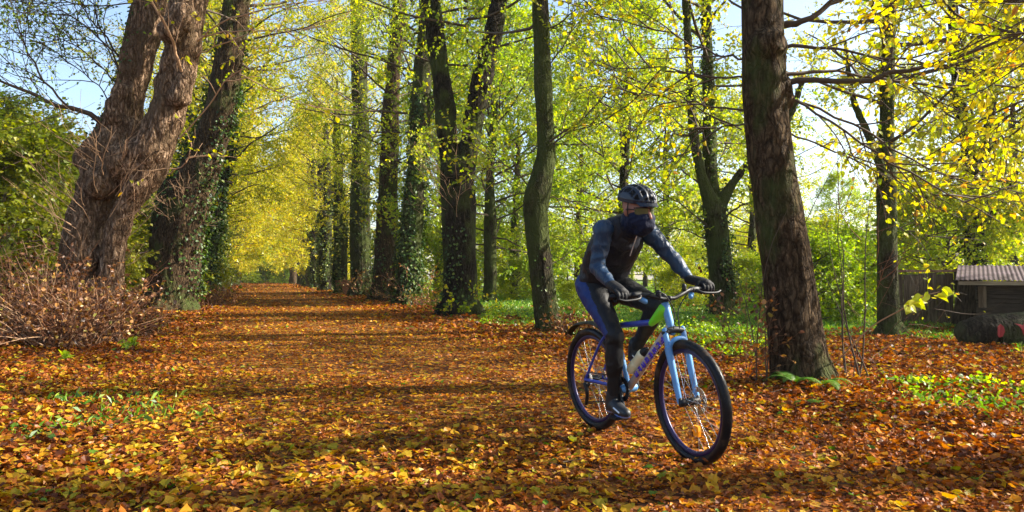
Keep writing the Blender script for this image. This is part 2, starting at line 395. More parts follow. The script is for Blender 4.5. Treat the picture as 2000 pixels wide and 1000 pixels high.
# ------------------------------------------------------------------ solid shapes grown from chains of balls
def chain_surface(rows, sides=18, n=None, smooth=True, ell=None):
    """closed tube along rows of (x, y, z, r); ell = (side vector, factor) widens it along a side"""
    rows = np.asarray(rows, float)
    if smooth and len(rows) > 2: rows = resample(rows, n or len(rows)*4)
    elif n: rows = np.stack([np.interp(np.linspace(0, len(rows)-1, n), np.arange(len(rows)), rows[:, i]) for i in range(4)], -1)
    P, R = rows[:, :3], rows[:, 3]
    d0, d1 = norm(P[0]-P[1]), norm(P[-1]-P[-2])
    cap = [(.0, 1), (.45, .89), (.8, .6), (.97, .24)]
    P = np.vstack([[P[0]+d0*R[0]*a for a, b in cap[:0:-1]], P, [P[-1]+d1*R[-1]*a for a, b in cap[1:]]])
    R = np.concatenate([[R[0]*b for a, b in cap[:0:-1]], R, [R[-1]*b for a, b in cap[1:]]])
    V, F = tubes(P[None], R[None], sides)
    if ell is not None:
        e = norm(np.array(ell[0], float)); C = np.repeat(P, sides, 0); dv = V-C
        V = C+dv+(dv@e)[:, None]*e*(ell[1]-1)
    K = len(P); n0 = len(V)
    V = np.vstack([V, P[0], P[-1]])
    j = np.arange(sides); j2 = (j+1) % sides
    T = np.vstack([np.stack([j2, j, np.full(sides, n0)], -1), np.stack([(K-1)*sides+j, (K-1)*sides+j2, np.full(sides, n0+1)], -1)])
    return V, F, T
def remeshed(surfs, voxel, smooth=3, disp=None):
    Vs, Qs, Ts, o = [], [], [], 0
    for V, F, T in surfs:
        Vs.append(V); Qs.append(F+o); Ts.append(T+o); o += len(V)
    me = raw_mesh('tmp', np.concatenate(Vs), [np.concatenate(Qs), np.concatenate(Ts)])
    ob = col(bpy.data.objects.new('tmp', me))
    r = ob.modifiers.new('r', 'REMESH'); r.mode = 'VOXEL'; r.voxel_size = voxel; r.adaptivity = 0
    if smooth:
        s = ob.modifiers.new('s', 'SMOOTH'); s.iterations = smooth; s.factor = .5
    dg = bpy.context.evaluated_depsgraph_get(); ev = ob.evaluated_get(dg); m2 = ev.to_mesh()
    n = len(m2.vertices); co = np.empty(n*3, np.float32); m2.vertices.foreach_get('co', co); co = co.reshape(-1, 3).astype(float)
    no = np.empty(n*3, np.float32); m2.vertices.foreach_get('normal', no); no = no.reshape(-1, 3)
    lt = np.empty(len(m2.polygons), np.int32); m2.polygons.foreach_get('loop_total', lt)
    li = np.empty(len(m2.loops), np.int32); m2.loops.foreach_get('vertex_index', li)
    st = np.concatenate([[0], np.cumsum(lt)[:-1]])
    Fl = [li[st[lt == k][:, None]+np.arange(k)] for k in (3, 4) if (lt == k).any()]
    ev.to_mesh_clear(); bpy.data.objects.remove(ob); bpy.data.meshes.remove(me)
    if disp is not None: co = co + no*disp(co)[:, None]
    return co, Fl
def solid(name, surfs, voxel, mt, parent=None, smooth=3, disp=None):
    co, Fl = remeshed(surfs, voxel, smooth, disp)
    return mobj(name, raw_mesh(name, co, Fl), mt, parent)

def bark_disp(big, ridge, lump=0., sc=1.):
    def f(c):
        x, y, z = c[:, 0]*sc, c[:, 1]*sc, c[:, 2]*sc
        d = big*vnoise(x*2.4+9, y*2.4, z*1.1) + lump*np.maximum(0, vnoise(x*4, y*4+3, z*3.2)+.1)
        wx = x+.03*vnoise(x*3, y*3, z*2)
        return d + ridge*(1-2*np.abs(vnoise(wx*13, y*13, z*1.7))) + ridge*.5*vnoise(x*30, y*30, z*5)
    return f

# ------------------------------------------------------------------ crowns
_var = {}
def crown_mesh(key, seed, zb, zt, rmax, nl, m1=7, m2=7, nlv=9, leaf=.085, tmpl=LEAF4, ymin=0, low_r=None, up=.02, hang=-.06):
    if key in _var: return _var[key]
    rs = np.random.RandomState(seed)
    z = zb + (zt-zb)*(np.arange(nl)+rs.rand(nl))/nl
    u = (z-zb)/(zt-zb); an = np.arange(nl)*2.4+rs.rand(nl)
    L = rmax*(np.clip(np.sin(PI*(.22+.72*u)), .25, 1))*(.75+.4*rs.rand(nl))
    el = np.where(u < .25, rs.rand(nl)*.4-.05, .3+.7*u*rs.rand(nl))
    D = np.stack([np.cos(an)*np.cos(el), np.sin(an)*np.cos(el), np.sin(el)], -1)
    P0 = np.stack([0*z, 0*z, z], -1)
    A = grow(P0, D, L, 8, .13, up, rs)
    p1, d1, t1 = spawn(A, m1, .22, 1, .85, rs)
    B = grow(p1, d1, np.repeat(L, m1)*(.5-.25*t1)*(.6+.6*rs.rand(len(t1))), 6, .16, hang*.4, rs)
    p2, d2, t2 = spawn(B, m2, .15, 1, .9, rs)
    Cc = grow(p2, d2, .35+.4*rs.rand(len(t2)), 4, .16, hang, rs)
    rA = (.008+.009*L)[:, None]*np.linspace(1, .3, 8)[None]
    rB = (.0075*(.7+.6*rs.rand(len(B))))[:, None]*np.linspace(1, .35, 6)[None]
    rC = np.full((len(Cc), 4), .0032)*np.linspace(1, .5, 4)[None]
    tw = join([tubes(A, rA, 5), tubes(B, rB, 3), tubes(Cc, rC, 3)])
    pl, dl, tl = spawn(Cc, nlv, .1, 1.0, 1.1, rs)
    dl = norm(dl + np.array([0, 0, -.25])); n = len(pl)
    Nn = rs.randn(n, 3)*.55 + np.array([.12, -.1, .75])
    v, f = leaves(pl, dl, Nn, leaf*(.55+.75*rs.rand(n)), tmpl, rs, .3)
    cl = .5+.5*vnoise(pl[:, 0]*.8+seed, pl[:, 1]*.8, pl[:, 2]*.8)
    r = np.clip(.25+.5*cl*.8+rs.randn(n)*.17, 0, 1)
    me1 = raw_mesh('branches', *tw); me1.materials.append(M['twig'])
    me2 = raw_mesh('crown', v, f, False, np.repeat(r, len(tmpl[0]))); me2.materials.append(M['leaf'])
    _var[key] = (me1, me2)
    return _var[key]
HI = [('hi%d' % s, dict(seed=s, zb=6.4, zt=17, rmax=4.8, nl=34, m1=7, m2=8, nlv=10, leaf=.075)) for s in (11, 12)]
MID = [('mid%d' % s, dict(seed=s, zb=4.0, zt=17, rmax=4.3, nl=44, m1=7, m2=8, nlv=10, leaf=.085)) for s in (21, 22, 23)]
LOW = [('low%d' % s, dict(seed=s, zb=2.2, zt=13, rmax=4.8, nl=56, m1=8, m2=8, nlv=14, leaf=.095)) for s in (31, 32, 33)]
FAR = [('far%d' % s, dict(seed=s, zb=2.2, zt=17, rmax=4.8, nl=42, m1=7, m2=7, nlv=6, leaf=.16)) for s in (41, 42, 43)]
BSH = [('bush%d' % s, dict(seed=s, zb=.1, zt=2.8, rmax=2.0, nl=34, m1=7, m2=6, nlv=9, leaf=.10)) for s in (51, 52)]
def add_crown(root, var, at=(0, 0, 0), rz=0., sc=(1, 1, 1), tint=(0, 1, 1, 1), leafmat_=None, twigmat=None):
    me1, me2 = crown_mesh(var[0], **var[1])
    out = []
    for nm, me, mt in (('branches', me1, twigmat), ('crown', me2, leafmat_)):
        o = bpy.data.objects.new(nm, me); col(o, root)
        o.location = at; o.rotation_euler = (0, 0, rz); o.scale = sc; o.color = tint
        if mt is not None:
            o.material_slots[0].link = 'OBJECT'; o.material_slots[0].material = mt
        out.append(o)
    return out
def ivy(root, rows, dens, seed, size=.075, side=None, z0=0, z1=99, name='ivy', m=None, tint=(.3, 1, 1, 1), puff=.12):
    """climbing leaves wrapped round a stem given as rows (x, y, z, r) in the tree's own space"""
    rs = np.random.RandomState(seed); rows = resample(rows, 60)
    L = np.linalg.norm(np.diff(rows[:, :3], axis=0), axis=1); cum = np.concatenate([[0], np.cumsum(L)])
    n = int(dens*cum[-1]*rows[:, 3].mean()*2*PI)
    s = rs.rand(n)*cum[-1]
    q = np.stack([np.interp(s, cum, rows[:, i]) for i in range(4)], -1)
    a = rs.rand(n)*2*PI; out = np.stack([np.cos(a), np.sin(a), 0*a], -1)
    patch = vnoise(out[:, 0]*1.4+seed, out[:, 1]*1.4, q[:, 2]*.8)
    k = (q[:, 2] > z0) & (q[:, 2] < z1) & (patch > -.25)
    if side is not None: k &= (out@np.array(side)) > rs.rand(n)*1.4-.55
    q, out, patch = q[k], out[k], patch[k]; n = len(q)
    P = q[:, :3] + out*(q[:, 3:4]*1.0 + (puff*rs.rand(n)**1.5*(.3+.9*np.clip(patch+.3, 0, 1)))[:, None])
    A = out*.6 + rs.randn(n, 3)*.5 + np.array([0, 0, -.7]); Nn = out + rs.randn(n, 3)*.35 + np.array([0, 0, .4])
    v, f = leaves(P, A, Nn, size*(.6+.7*rs.rand(n)), LEAF6, rs, .4)
    o = mobj(name, raw_mesh(name, v, f, False, np.repeat(rs.rand(n), 6)), m or M['ivy'], root); o.color = tint
    return o
def shoots(root, rows, n, seed, L=(.5, 1.3), z=(0, 6), nlv=10, leaf=.075, tint=(.6, 1, 1, 1), side=None, mt=None, name='shoots', lm=None, up=.10, rad0=.006):
    """thin leafy shoots sprouting from a stem"""
    rs = np.random.RandomState(seed); rows = resample(rows, 60)
    ok = rows[(rows[:, 2] >= z[0]) & (rows[:, 2] <= z[1])]
    q = ok[rs.randint(0, len(ok), n)]
    a = rs.rand(n)*2*PI
    if side is not None: a = side+rs.randn(n)*.9
    d = np.stack([np.cos(a), np.sin(a), .1+.7*rs.rand(n)], -1)
    P = grow(q[:, :3]+d*np.array([1, 1, 0])*q[:, 3:4]*.8, d, L[0]+(L[1]-L[0])*rs.rand(n), 7, .13, up, rs)
    p1, d1, t1 = spawn(P, 3, .3, .95, .7, rs)
    Q = grow(p1, d1, .2+.3*rs.rand(len(p1)), 4, .15, 0, rs)
    tw = join([tubes(P, np.full((n, 7), rad0)*np.linspace(1, .35, 7)[None]*(.6+.8*rs.rand(n, 1)), 4), tubes(Q, np.full((len(Q), 4), rad0*.4), 3)])
    mobj('shoot_stems' if nlv else name, raw_mesh('shoot_stems', *tw), mt or M['twig'], root)
    if nlv:
        pl, dl, _ = spawn(np.concatenate([Q]), nlv, .1, 1, 1., rs)
        n = len(pl); Nn = rs.randn(n, 3)*.5+np.array([0, 0, .8])
        v, f = leaves(pl, dl, Nn, leaf*(.6+.7*rs.rand(n)), LEAF6, rs, .4)
        o = mobj(name, raw_mesh(name, v, f, False, np.repeat(rs.rand(n), 6)), lm or M['leaf'], root); o.color = tint
def px_rows(pts, D, base):
    """trunk outline measured in the photo (px, py, half width) at distance D, or (px, py, half width, own distance)"""
    out = []
    for p in pts:
        d = D if len(p) < 4 else p[3]
        q = W(p[0], p[1], d)
        out.append([q[0]-base[0], q[1]-base[1], q[2]-base[2], p[2]/FPX*d])
    return out
def base_of(px, D):
    x = (px-1000)/FPX*D
    return np.array([x, D, float(ground_z(x, D))])
def root_flare(rows, seed, n=6, spread=1.9, h=.5):
    rs = np.random.RandomState(seed); b = np.array(rows[0]); r = b[3]; out = []
    for k in range(n):
        a = k*2*PI/n+rs.rand()*.6
        d = np.array([math.cos(a), math.sin(a), 0]); s = spread*(.8+.4*rs.rand())
        out.append(chain_surface([np.r_[b[:3]+d*r*.35+[0, 0, h], r*.42], np.r_[b[:3]+d*r*.72+[0, 0, h*.4], r*.36], np.r_[b[:3]+d*r*s*.75+[0, 0, .02], r*.2], np.r_[b[:3]+d*r*s+[0, 0, -.08], r*.1]], 10))
    return out
def limbs(root, lines, base, mt, seed, sub=5, subl=(.6, 1.5), leafn=0, leaf=.075, tint=(.8, 1, 1, 1), m2=4, name='branches', lname='crown', side=.8):
    """lines: polylines of (px, py, D, r in m); each carries twigs and, if asked, leaves"""
    rs = np.random.RandomState(seed); T = []; subs = []
    for ln in lines:
        R = resample([list(W(a, b, D)-base)+[r] for a, b, D, r in ln], 14)
        R[1:, :3] += rs.randn(13, 3)*.012
        T.append(tubes(R[None, :, :3], R[None, :, 3], 7)); subs.append(R[:, :3])
    A = np.array(subs)
    p1, d1, _ = spawn(A, sub, .2, 1, side, rs)
    B = grow(p1, d1, subl[0]+(subl[1]-subl[0])*rs.rand(len(p1)), 7, .13, .03, rs)
    T.append(tubes(B, np.full((len(B), 7), .009)*np.linspace(1, .35, 7)[None], 4))
    p2, d2, _ = spawn(B, m2, .15, 1, .9, rs)
    Cc = grow(p2, d2, .25+.35*rs.rand(len(p2)), 4, .15, -.02, rs)
    T.append(tubes(Cc, np.full((len(Cc), 4), .0032), 3))
    mobj(name, raw_mesh(name, *join(T)), mt, root)
    if leafn:
        pl, dl, _ = spawn(Cc, leafn, .1, 1, 1., rs); n = len(pl); dl = norm(dl+np.array([0, 0, -.3]))
        v, f = leaves(pl, dl, rs.randn(n, 3)*.6+np.array([0, -.1, .7]), leaf*(.6+.7*rs.rand(n)), LEAF10, rs, .4)
        o = mobj(lname, raw_mesh(lname, v, f, False, np.repeat(np.clip(.5+rs.randn(n)*.25, 0, 1), 11)), M['leaf'], root); o.color = tint

# ------------------------------------------------------------------ avenue trees seen close
RG, LG = 'lime trees of the right-hand row', 'lime trees of the left-hand row'
# the nearest right-hand trunk
b = base_of(1570, 7.1)
t = empty('lime_tree', b, 'thick ridged brown trunk leaning left just behind the cyclist, nearest of the right-hand row', 'tree', RG)
rows = px_rows([(1572, 775, 64), (1568, 735, 58), (1558, 680, 52), (1546, 600, 49), (1525, 450, 44), (1504, 310, 40), (1493, 200, 39), (1491, 100, 39), (1490, 0, 38), (1496, -200, 36), (1500, -500, 31), (1490, -900, 24)], 7.1, b)
burl = px_rows([(1497, 90, 38), (1512, 100, 30), (1520, 112, 14)], 7.0, b)
burl2 = px_rows([(1515, 180, 34), (1528, 195, 20)], 7.1, b)
solid('trunk', [chain_surface(rows, 28, 60), chain_surface(burl, 12), chain_surface(burl2, 12)]+root_flare(rows, 4, 7, 1.25, .35), .02, M['bark_brown'], t, 2, bark_disp(.02, .011, .01))
limbs(t, [[(1525, 165, 7.1, .035), (1600, 160, 6.9, .028), (1680, 158, 6.8, .026), (1760, 140, 6.6, .022), (1850, 118, 6.5, .019), (1950, 80, 6.4, .014), (2080, 20, 6.3, .008)],
          [(1528, 145, 7.1, .022), (1620, 140, 7.2, .016), (1700, 150, 7.3, .014), (1830, 165, 7.4, .012), (2060, 170, 7.5, .008)],
          [(1525, 95, 7.1, .022), (1600, 92, 7, .016), (1650, 100, 6.9, .013), (1760, 120, 6.8, .010), (1900, 128, 6.7, .006)],
          [(1525, 50, 7.1, .04), (1570, 40, 7, .03), (1630, 5, 7, .024), (1720, -30, 7, .018), (1900, -60, 6.8, .01)],
          [(1535, 185, 7.1, .014), (1600, 225, 7, .012), (1700, 290, 6.9, .011), (1800, 350, 6.8, .009), (1950, 430, 6.7, .004)],
          [(1535, 190, 7.1, .014), (1640, 230, 7.2, .012), (1760, 300, 7.3, .010), (1880, 350, 7.4, .008), (2040, 385, 7.5, .004)],
          [(1535, 255, 7.1, .010), (1620, 290, 7.2, .009), (1720, 330, 7.3, .007), (1860, 400, 7.4, .004)],
          [(1460, 115, 7.1, .012), (1390, 100, 7.3, .010), (1290, 60, 7.5, .008), (1150, 30, 7.8, .005)],
          [(1458, 150, 7.1, .011), (1380, 150, 7.3, .009), (1280, 130, 7.5, .007), (1180, 140, 7.8, .004)],
          [(1457, 215, 7.1, .011), (1370, 205, 7.3, .009), (1280, 190, 7.5, .006), (1200, 185, 7.8, .003)],
          [(1458, 245, 7.1, .009), (1400, 248, 7.3, .008), (1330, 250, 7.5, .004)],
          [(1458, 20, 7.1, .012), (1390, -10, 7.3, .010), (1290, -30, 7.5, .008), (1100, -60, 7.8, .005)]], b, M['twig'], 5, sub=7, subl=(.4, 1.3), leafn=5, leaf=.052, tint=(.85, 1, 1, 1), m2=4)
_ps = [(.40, 0), (.46, .1), (.50, -.1), (.55, .05), (.62, -.05), (.38, -.2), (-.40, -.05), (-.46, .05), (-.52, -.1), (-.43, -.15)]; _hs0 = np.array([2.3, 1.7, 1.5, 2.0, 1.1, .9, 2.5, 1.9, 1.3, .8]); _rr = np.random.RandomState(2)
mobj('shoot_stems', raw_mesh('shoot_stems', *tubes(grow(np.array([[a, c_, 0] for a, c_ in _ps]), np.stack([_rr.randn(10)*.10+.03, _rr.randn(10)*.06, np.ones(10)], -1), _hs0, 9, .075, .03, _rr), np.linspace(1, .25, 9)[None]*(.006+.006*_rr.rand(10, 1)), 6)), M['twig'], t)
shoots(t, [[.55, -.1, 0, .12], [.58, -.1, .5, .12], [.6, -.1, 1.6, .10]], 16, 21, (.35, .9), (0, 1.7), 0, mt=M['twig_red'], name='side_shoots', up=.2, rad0=.004)
shoots(t, [[-.62, -.1, 0, .08], [-.64, -.1, .3, .08], [-.66, -.1, .75, .08]], 26, 22, (.2, .45), (0, .7), 3, leaf=.04, mt=M['twig_red'], name='withered_leaves', lm=M['dead'], up=.15, rad0=.004)
add_crown(t, HI[0], (0-.4, 0, 0), .3, (1, 1, 1), (.8, 1, 1, 1))

lp = resample([list(W(a, c_, D)-b)+[r] for a, c_, D, r in [(1640, 700, 7.0, .008), (1700, 640, 6.6, .007), (1760, 605, 6.2, .006), (1800, 580, 5.9, .005), (1835, 570, 5.7, .003)]], 16)
o = mobj('low_branch', raw_mesh('low_branch', *tubes(lp[None, :, :3], lp[None, :, 3], 6)), M['twig_pale'], t)
rs = np.random.RandomState(4); n_ = 14; q_ = lp[rs.randint(9, 16, n_), :3]
v, f = leaves(q_+rs.randn(n_, 3)*.015, rs.randn(n_, 3)*np.array([1, .4, .3])+np.array([.1, -.2, -.7]), rs.randn(n_, 3)*.5+np.array([.3, -.8, .5]), .085*(.7+.6*rs.rand(n_)), LEAF10, rs, .5)
mobj('leaf_sprig', raw_mesh('leaf_sprig', v, f, False, np.repeat(.55+.3*rs.rand(n_), 11)), M['leaf'], t).color = (.35, 1, 1, 1)

# second, slender trunk with a burl
b = base_of(1072, 13.5)
t = empty('lime_tree', b, 'slender straight trunk with a swollen knot halfway up, left of the cyclist', 'tree', RG)
rows = px_rows([(1076, 662, 34), (1073, 640, 27), (1066, 600, 24), (1053, 500, 22), (1046, 420, 22), (1048, 385, 24), (1062, 330, 20), (1067, 290, 18), (1063, 200, 17), (1058, 100, 15), (1055, 0, 14), (1055, -160, 12), (1050, -400, 8)], 13.5, b)
solid('trunk', [chain_surface(rows, 22, 60), chain_surface(px_rows([(1040, 372, 14), (1038, 392, 15)], 13.4, b), 12), chain_surface(px_rows([(1072, 640, 20), (1092, 672, 14)], 13.5, b), 10)]+root_flare(rows, 9, 6, 1.3, .3), .022, M['bark_moss'], t, 2, bark_disp(.018, .008, .012))
limbs(t, [[(1060, 290, 13.5, .03), (1090, 265, 13.3, .02), (1150, 220, 13.1, .014), (1230, 130, 12.9, .007)],
          [(1062, 300, 13.5, .02), (1110, 260, 13.3, .016), (1180, 238, 13.1, .008)],
          [(1060, 60, 13.5, .02), (1100, 40, 13.3, .014), (1160, -20, 13.1, .007)],
          [(1062, 140, 13.5, .016), (1100, 90, 13.3, .012), (1130, 30, 13.1, .006)],
          [(1040, 370, 13.5, .014), (1000, 330, 13.3, .01), (940, 300, 13.1, .005)],
          [(1055, 385, 13.5, .016), (1110, 390, 13.7, .01), (1180, 420, 13.9, .005)]], b, M['twig'], 6, sub=8, subl=(.5, 1.4), leafn=8, leaf=.058, tint=(.4, 1, 1, 1), m2=6)
ivy(t, rows, 60, 14, .05, None, .0, 1.6)
add_crown(t, HI[1], (-.15, 0, -.6), 1.3, (1, 1, 1), (.35, 1, 1, 1))

# third trunk, forked
b = base_of(898, 20)
t = empty('lime_tree', b, 'stout dark trunk forking into two stems at the right edge of the path', 'tree', RG)
rows = px_rows([(900, 622, 46), (899, 605, 38), (897, 560, 32), (896, 450, 31), (894, 380, 32), (893, 330, 30)], 20, b)
f1 = px_rows([(890, 350, 24), (880, 300, 18), (868, 200, 18), (853, 100, 17), (845, 0, 16), (840, -160, 13), (830, -400, 8)], 20, b)
f2 = px_rows([(897, 370, 25), (912, 310, 20), (930, 210, 19), (950, 120, 18), (974, 0, 17), (992, -160, 14), (1000, -400, 8)], 20, b)
solid('trunk', [chain_surface(rows, 22, 30), chain_surface(f1, 18, 36), chain_surface(f2, 18, 36)]+root_flare(rows, 19, 7, 1.25, .4), .035, M['bark_dark'], t, 2, bark_disp(.05, .018, .03, .8))
shoots(t, rows, 40, 31, (.7, 1.8), (2.3, 4.6), 0, mt=M['twig_pale'], name='bare_shoots', rad0=.006)
shoots(t, rows, 26, 32, (.4, .9), (0, .7), 6, tint=(.5, 1, 1, 1), name='basal_leaves')
ivy(t, rows, 90, 15, .07, (-.8, -.5, 0), 0, 2.5)
shoots(t, f2, 40, 33, (.8, 2.2), (3.5, 9), 8, tint=(.4, 1, 1, 1)); shoots(t, f1, 40, 34, (.8, 2.2), (3.2, 9), 8, tint=(.3, 1, 1, 1), name='leafy_shoots')
add_crown(t, HI[0], (.2, 0, .6), 2.3, (1, 1, 1), (.3, 1, 1, 1))

# fourth to sixth
for px, D, pts, mt, lab, ivd, hi, seed in (
    (797, 26.5, [(797, 598, 30), (799, 580, 24), (800, 500, 20), (810, 400, 19), (820, 250, 17), (828, 100, 15), (835, -50, 13), (838, -300, 8)], 'bark_moss', 'dark ivy-wrapped trunk just left of the forked tree on the path edge', 260, HI[0], 1),
    (752, 33, [(752, 590, 32), (752, 575, 27), (752, 500, 21), (757, 400, 19), (765, 200, 15), (780, 0, 13), (785, -250, 8)], 'bark_brown', 'rough brown trunk with pale basal shoots, fifth along the right edge of the path', 60, HI[1], 2),
    (704, 39.5, [(704, 578, 24), (704, 560, 20), (703, 450, 19), (705, 300, 17), (702, 150, 14), (697, 0, 12), (694, -200, 8)], 'bark_moss', 'straight mossy trunk just right of the brown box beside the path', 40, HI[0], 3)):
    b = base_of(px, D)
    t = empty('lime_tree', b, lab, 'tree', RG)
    rows = px_rows(pts, D, b)
    solid('trunk', [chain_surface(rows, 16, 40)]+root_flare(rows, seed+40, 6, 1.25, .4), .05, M[mt], t, 2, bark_disp(.05, .02, .05, .7))
    ivy(t, rows, ivd, 50+seed, .10, None, 0, 8, puff=.22, tint=(.2+.1*seed, 1, 1, 1))
    shoots(t, rows, 30, 60+seed, (.4, 1.2), (0, .9), 3, mt=M['twig_pale'], name='withered_leaves', lm=M['dead'], leaf=.08)
    shoots(t, rows, 70, 70+seed, (.8, 2.4), (2.5, 12), 8, leaf=.10, tint=(.3+.1*seed, 1, 1, 1), name='leafy_shoots')
    add_crown(t, hi, (.2, 0, -1.2), seed*1.7, (1, 1, 1), (.25+.12*seed, 1, 1, 1))

# first tree on the left: old bole with two lit stems
b = base_of(185, 12.5)
t = empty('lime_tree', b, 'massive burled trunk forking into two sunlit pinkish stems above the brambles', 'tree', LG)
bole = px_rows([(172, 690, 72), (172, 640, 58), (166, 560, 46), (166, 480, 40), (182, 410, 37), (206, 350, 40), (226, 300, 44), (243, 260, 36)], 12.6, b)
st1 = px_rows([(205, 330, 40), (225, 270, 40), (246, 200, 28), (266, 130, 27), (281, 60, 27), (291, 0, 28), (300, -150, 27), (320, -400, 20)], 12.7, b)
st2 = px_rows([(214, 570, 22), (218, 520, 18), (228, 460, 18), (250, 400, 21), (280, 345, 30), (299, 290, 35), (321, 235, 33), (341, 170, 31), (356, 90, 30), (368, 0, 30), (386, -150, 30), (400, -400, 20)], 12.3, b)
kn = [px_rows([(175, 310, 24), (190, 290, 24)], 12.4, b), px_rows([(250, 320, 40), (270, 300, 36)], 12.3, b), px_rows([(165, 500, 30), (160, 430, 22)], 12.3, b), px_rows([(352, 190, 22), (362, 150, 16)], 12.1, b), px_rows([(335, 60, 24), (352, 30, 18)], 12.0, b), px_rows([(226, 230, 22), (240, 180, 18)], 12.4, b), px_rows([(195, 360, 30), (170, 330, 16)], 12.2, b)]
solid('trunk', [chain_surface(bole, 26, 40), chain_surface(st1, 22, 40), chain_surface(st2, 22, 50)]+[chain_surface(k, 12) for k in kn]+root_flare(bole, 77, 6, 1.2, .3), .024, M['bark_pink'], t, 2, bark_disp(.045, .022, .06))
limbs(t, [[(205, 240, 12.5, .05), (170, 222, 12.3, .045), (110, 205, 12, .035), (50, 178, 11.8, .028), (0, 158, 11.6, .02), (-120, 110, 11.5, .01)],
          [(140, 214, 12.2, .02), (105, 180, 12, .018), (75, 135, 11.9, .016), (50, 95, 11.8, .014), (35, 50, 11.7, .010), (10, -30, 11.6, .006)],
          [(238, 150, 12.6, .02), (215, 95, 12.5, .016), (165, 50, 12.3, .014), (110, 15, 12.1, .010), (30, -20, 12, .006)],
          [(232, 110, 12.6, .02), (200, 60, 12.5, .015), (170, 30, 12.3, .012), (150, -30, 12.1, .008)],
          [(225, 160, 12.6, .016), (195, 130, 12.5, .012), (140, 85, 12.3, .010), (80, 70, 12.1, .006)],
          [(235, 145, 12.6, .014), (200, 85, 12.8, .01), (130, 78, 13, .008), (60, 100, 13.2, .004)],
          [(218, 205, 12.6, .012), (190, 165, 12.5, .010), (120, 110, 12.3, .008), (50, 60, 12.1, .004)],
          [(300, 5, 12.5, .012), (180, 10, 12.3, .012), (90, -2, 12.2, .010), (0, -10, 12, .006)]], b, M['twig'], 8, sub=13, subl=(.5, 1.7), leafn=3, leaf=.042, tint=(.1, 1, 1, 1), m2=7)
limbs(t, [[(355, 140, 12, .026), (340, 90, 11.7, .024), (318, 40, 11.4, .02), (290, -10, 11.2, .016)],
          [(350, 270, 12.1, .014), (400, 215, 11.8, .011), (450, 150, 11.5, .009), (520, 105, 11.2, .006), (600, 70, 11, .003)],
          [(385, 80, 12.1, .014), (440, 40, 11.8, .012), (530, 15, 11.5, .009), (640, 0, 11.2, .004)],
          [(385, 110, 12.1, .012), (430, 85, 11.8, .010), (520, 60, 11.5, .008), (620, 55, 11.2, .004)],
          [(395, 70, 12.1, .012), (460, 60, 11.8, .010), (540, 62, 11.5, .006), (610, 60, 11.2, .003)],
          [(470, 145, 11.4, .010), (540, 180, 11.2, .008), (590, 200, 11, .006), (650, 225, 10.9, .003)],
          [(330, 340, 12, .012), (360, 320, 11.6, .010), (372, 300, 11.4, .007)]], b, M['twig_pale'], 9, sub=4, subl=(.3, 1.0), leafn=2, leaf=.075, tint=(.9, 1, 1, 1), m2=2, name='pale_branches', lname='yellow_leaves')
shoots(t, px_rows([(185, 520, 60), (190, 400, 48), (225, 300, 46)], 12.2, b), 46, 41, (.4, 1.3), (0, 4), 0, mt=M['twig_pale'], name='bare_shoots', side=-1.2, rad0=.007)
ivy(t, st1, 220, 42, .05, (-1, .1, 0), 2.0, 9, puff=.12)

# second and third trees on the left
b = base_of(333, 22)
t = empty('lime_tree', b, 'leaning grey-brown trunk hung with green ivy, second of the left-hand row', 'tree', LG)
rows = px_rows([(328, 622, 62), (330, 600, 52), (338, 530, 46), (350, 450, 44), (368, 390, 40), (398, 310, 33), (425, 230, 28), (442, 150, 25), (455, 60, 23), (462, 0, 21), (475, -200, 15), (480, -450, 9)], 22, b)
solid('trunk', [chain_surface(rows, 22, 50), chain_surface(px_rows([(320, 560, 34), (325, 440, 26), (330, 370, 18)], 22.2, b), 12)]+root_flare(rows, 78, 7, 1.2, .5), .04, M['bark_brown'], t, 2, bark_disp(.06, .03, .05, .7))
ivy(t, rows, 200, 43, .085, (1, .7, 0), .3, 7, puff=.25); ivy(t, rows, 260, 44, .085, (-.8, .8, 0), 2.5, 8.5, name='ivy_clump', puff=.45, tint=(.1, 1, 1, 1))
shoots(t, rows, 60, 45, (.8, 2.2), (4.2, 9), 8, leaf=.08, tint=(.6, 1, 1, 1), name='leafy_shoots')
shoots(t, rows, 30, 46, (.3, .9), (2.5, 4), 0, mt=M['twig_pale'], name='bare_shoots', side=-1.3, rad0=.008)
add_crown(t, HI[1], (2.1, 0, 1.2), .8, (1, 1, 1), (.7, 1, 1, 1))
b = base_of(384, 29)
t = empty('lime_tree', b, 'ivy-covered leaning trunk right behind the second left-hand tree', 'tree', LG)
rows = px_rows([(378, 598, 26), (384, 585, 22), (395, 520, 19), (415, 420, 18), (438, 300, 16), (455, 150, 14), (468, 0, 12), (475, -250, 8)], 29, b)
solid('trunk', [chain_surface(rows, 16, 40)]+root_flare(rows, 79, 6, 1.25, .4), .05, M['bark_dark'], t, 2, bark_disp(.05, .02, .05, .7))
ivy(t, rows, 420, 47, .10, None, .2, 9, puff=.4); shoots(t, rows, 60, 48, (.8, 2.4), (3, 11), 8, leaf=.10, tint=(.7, 1, 1, 1), name='leafy_shoots')
add_crown(t, MID[0], (1.4, 0, 0), 2.8, (1, 1, 1), (.8, 1, 1, 1))

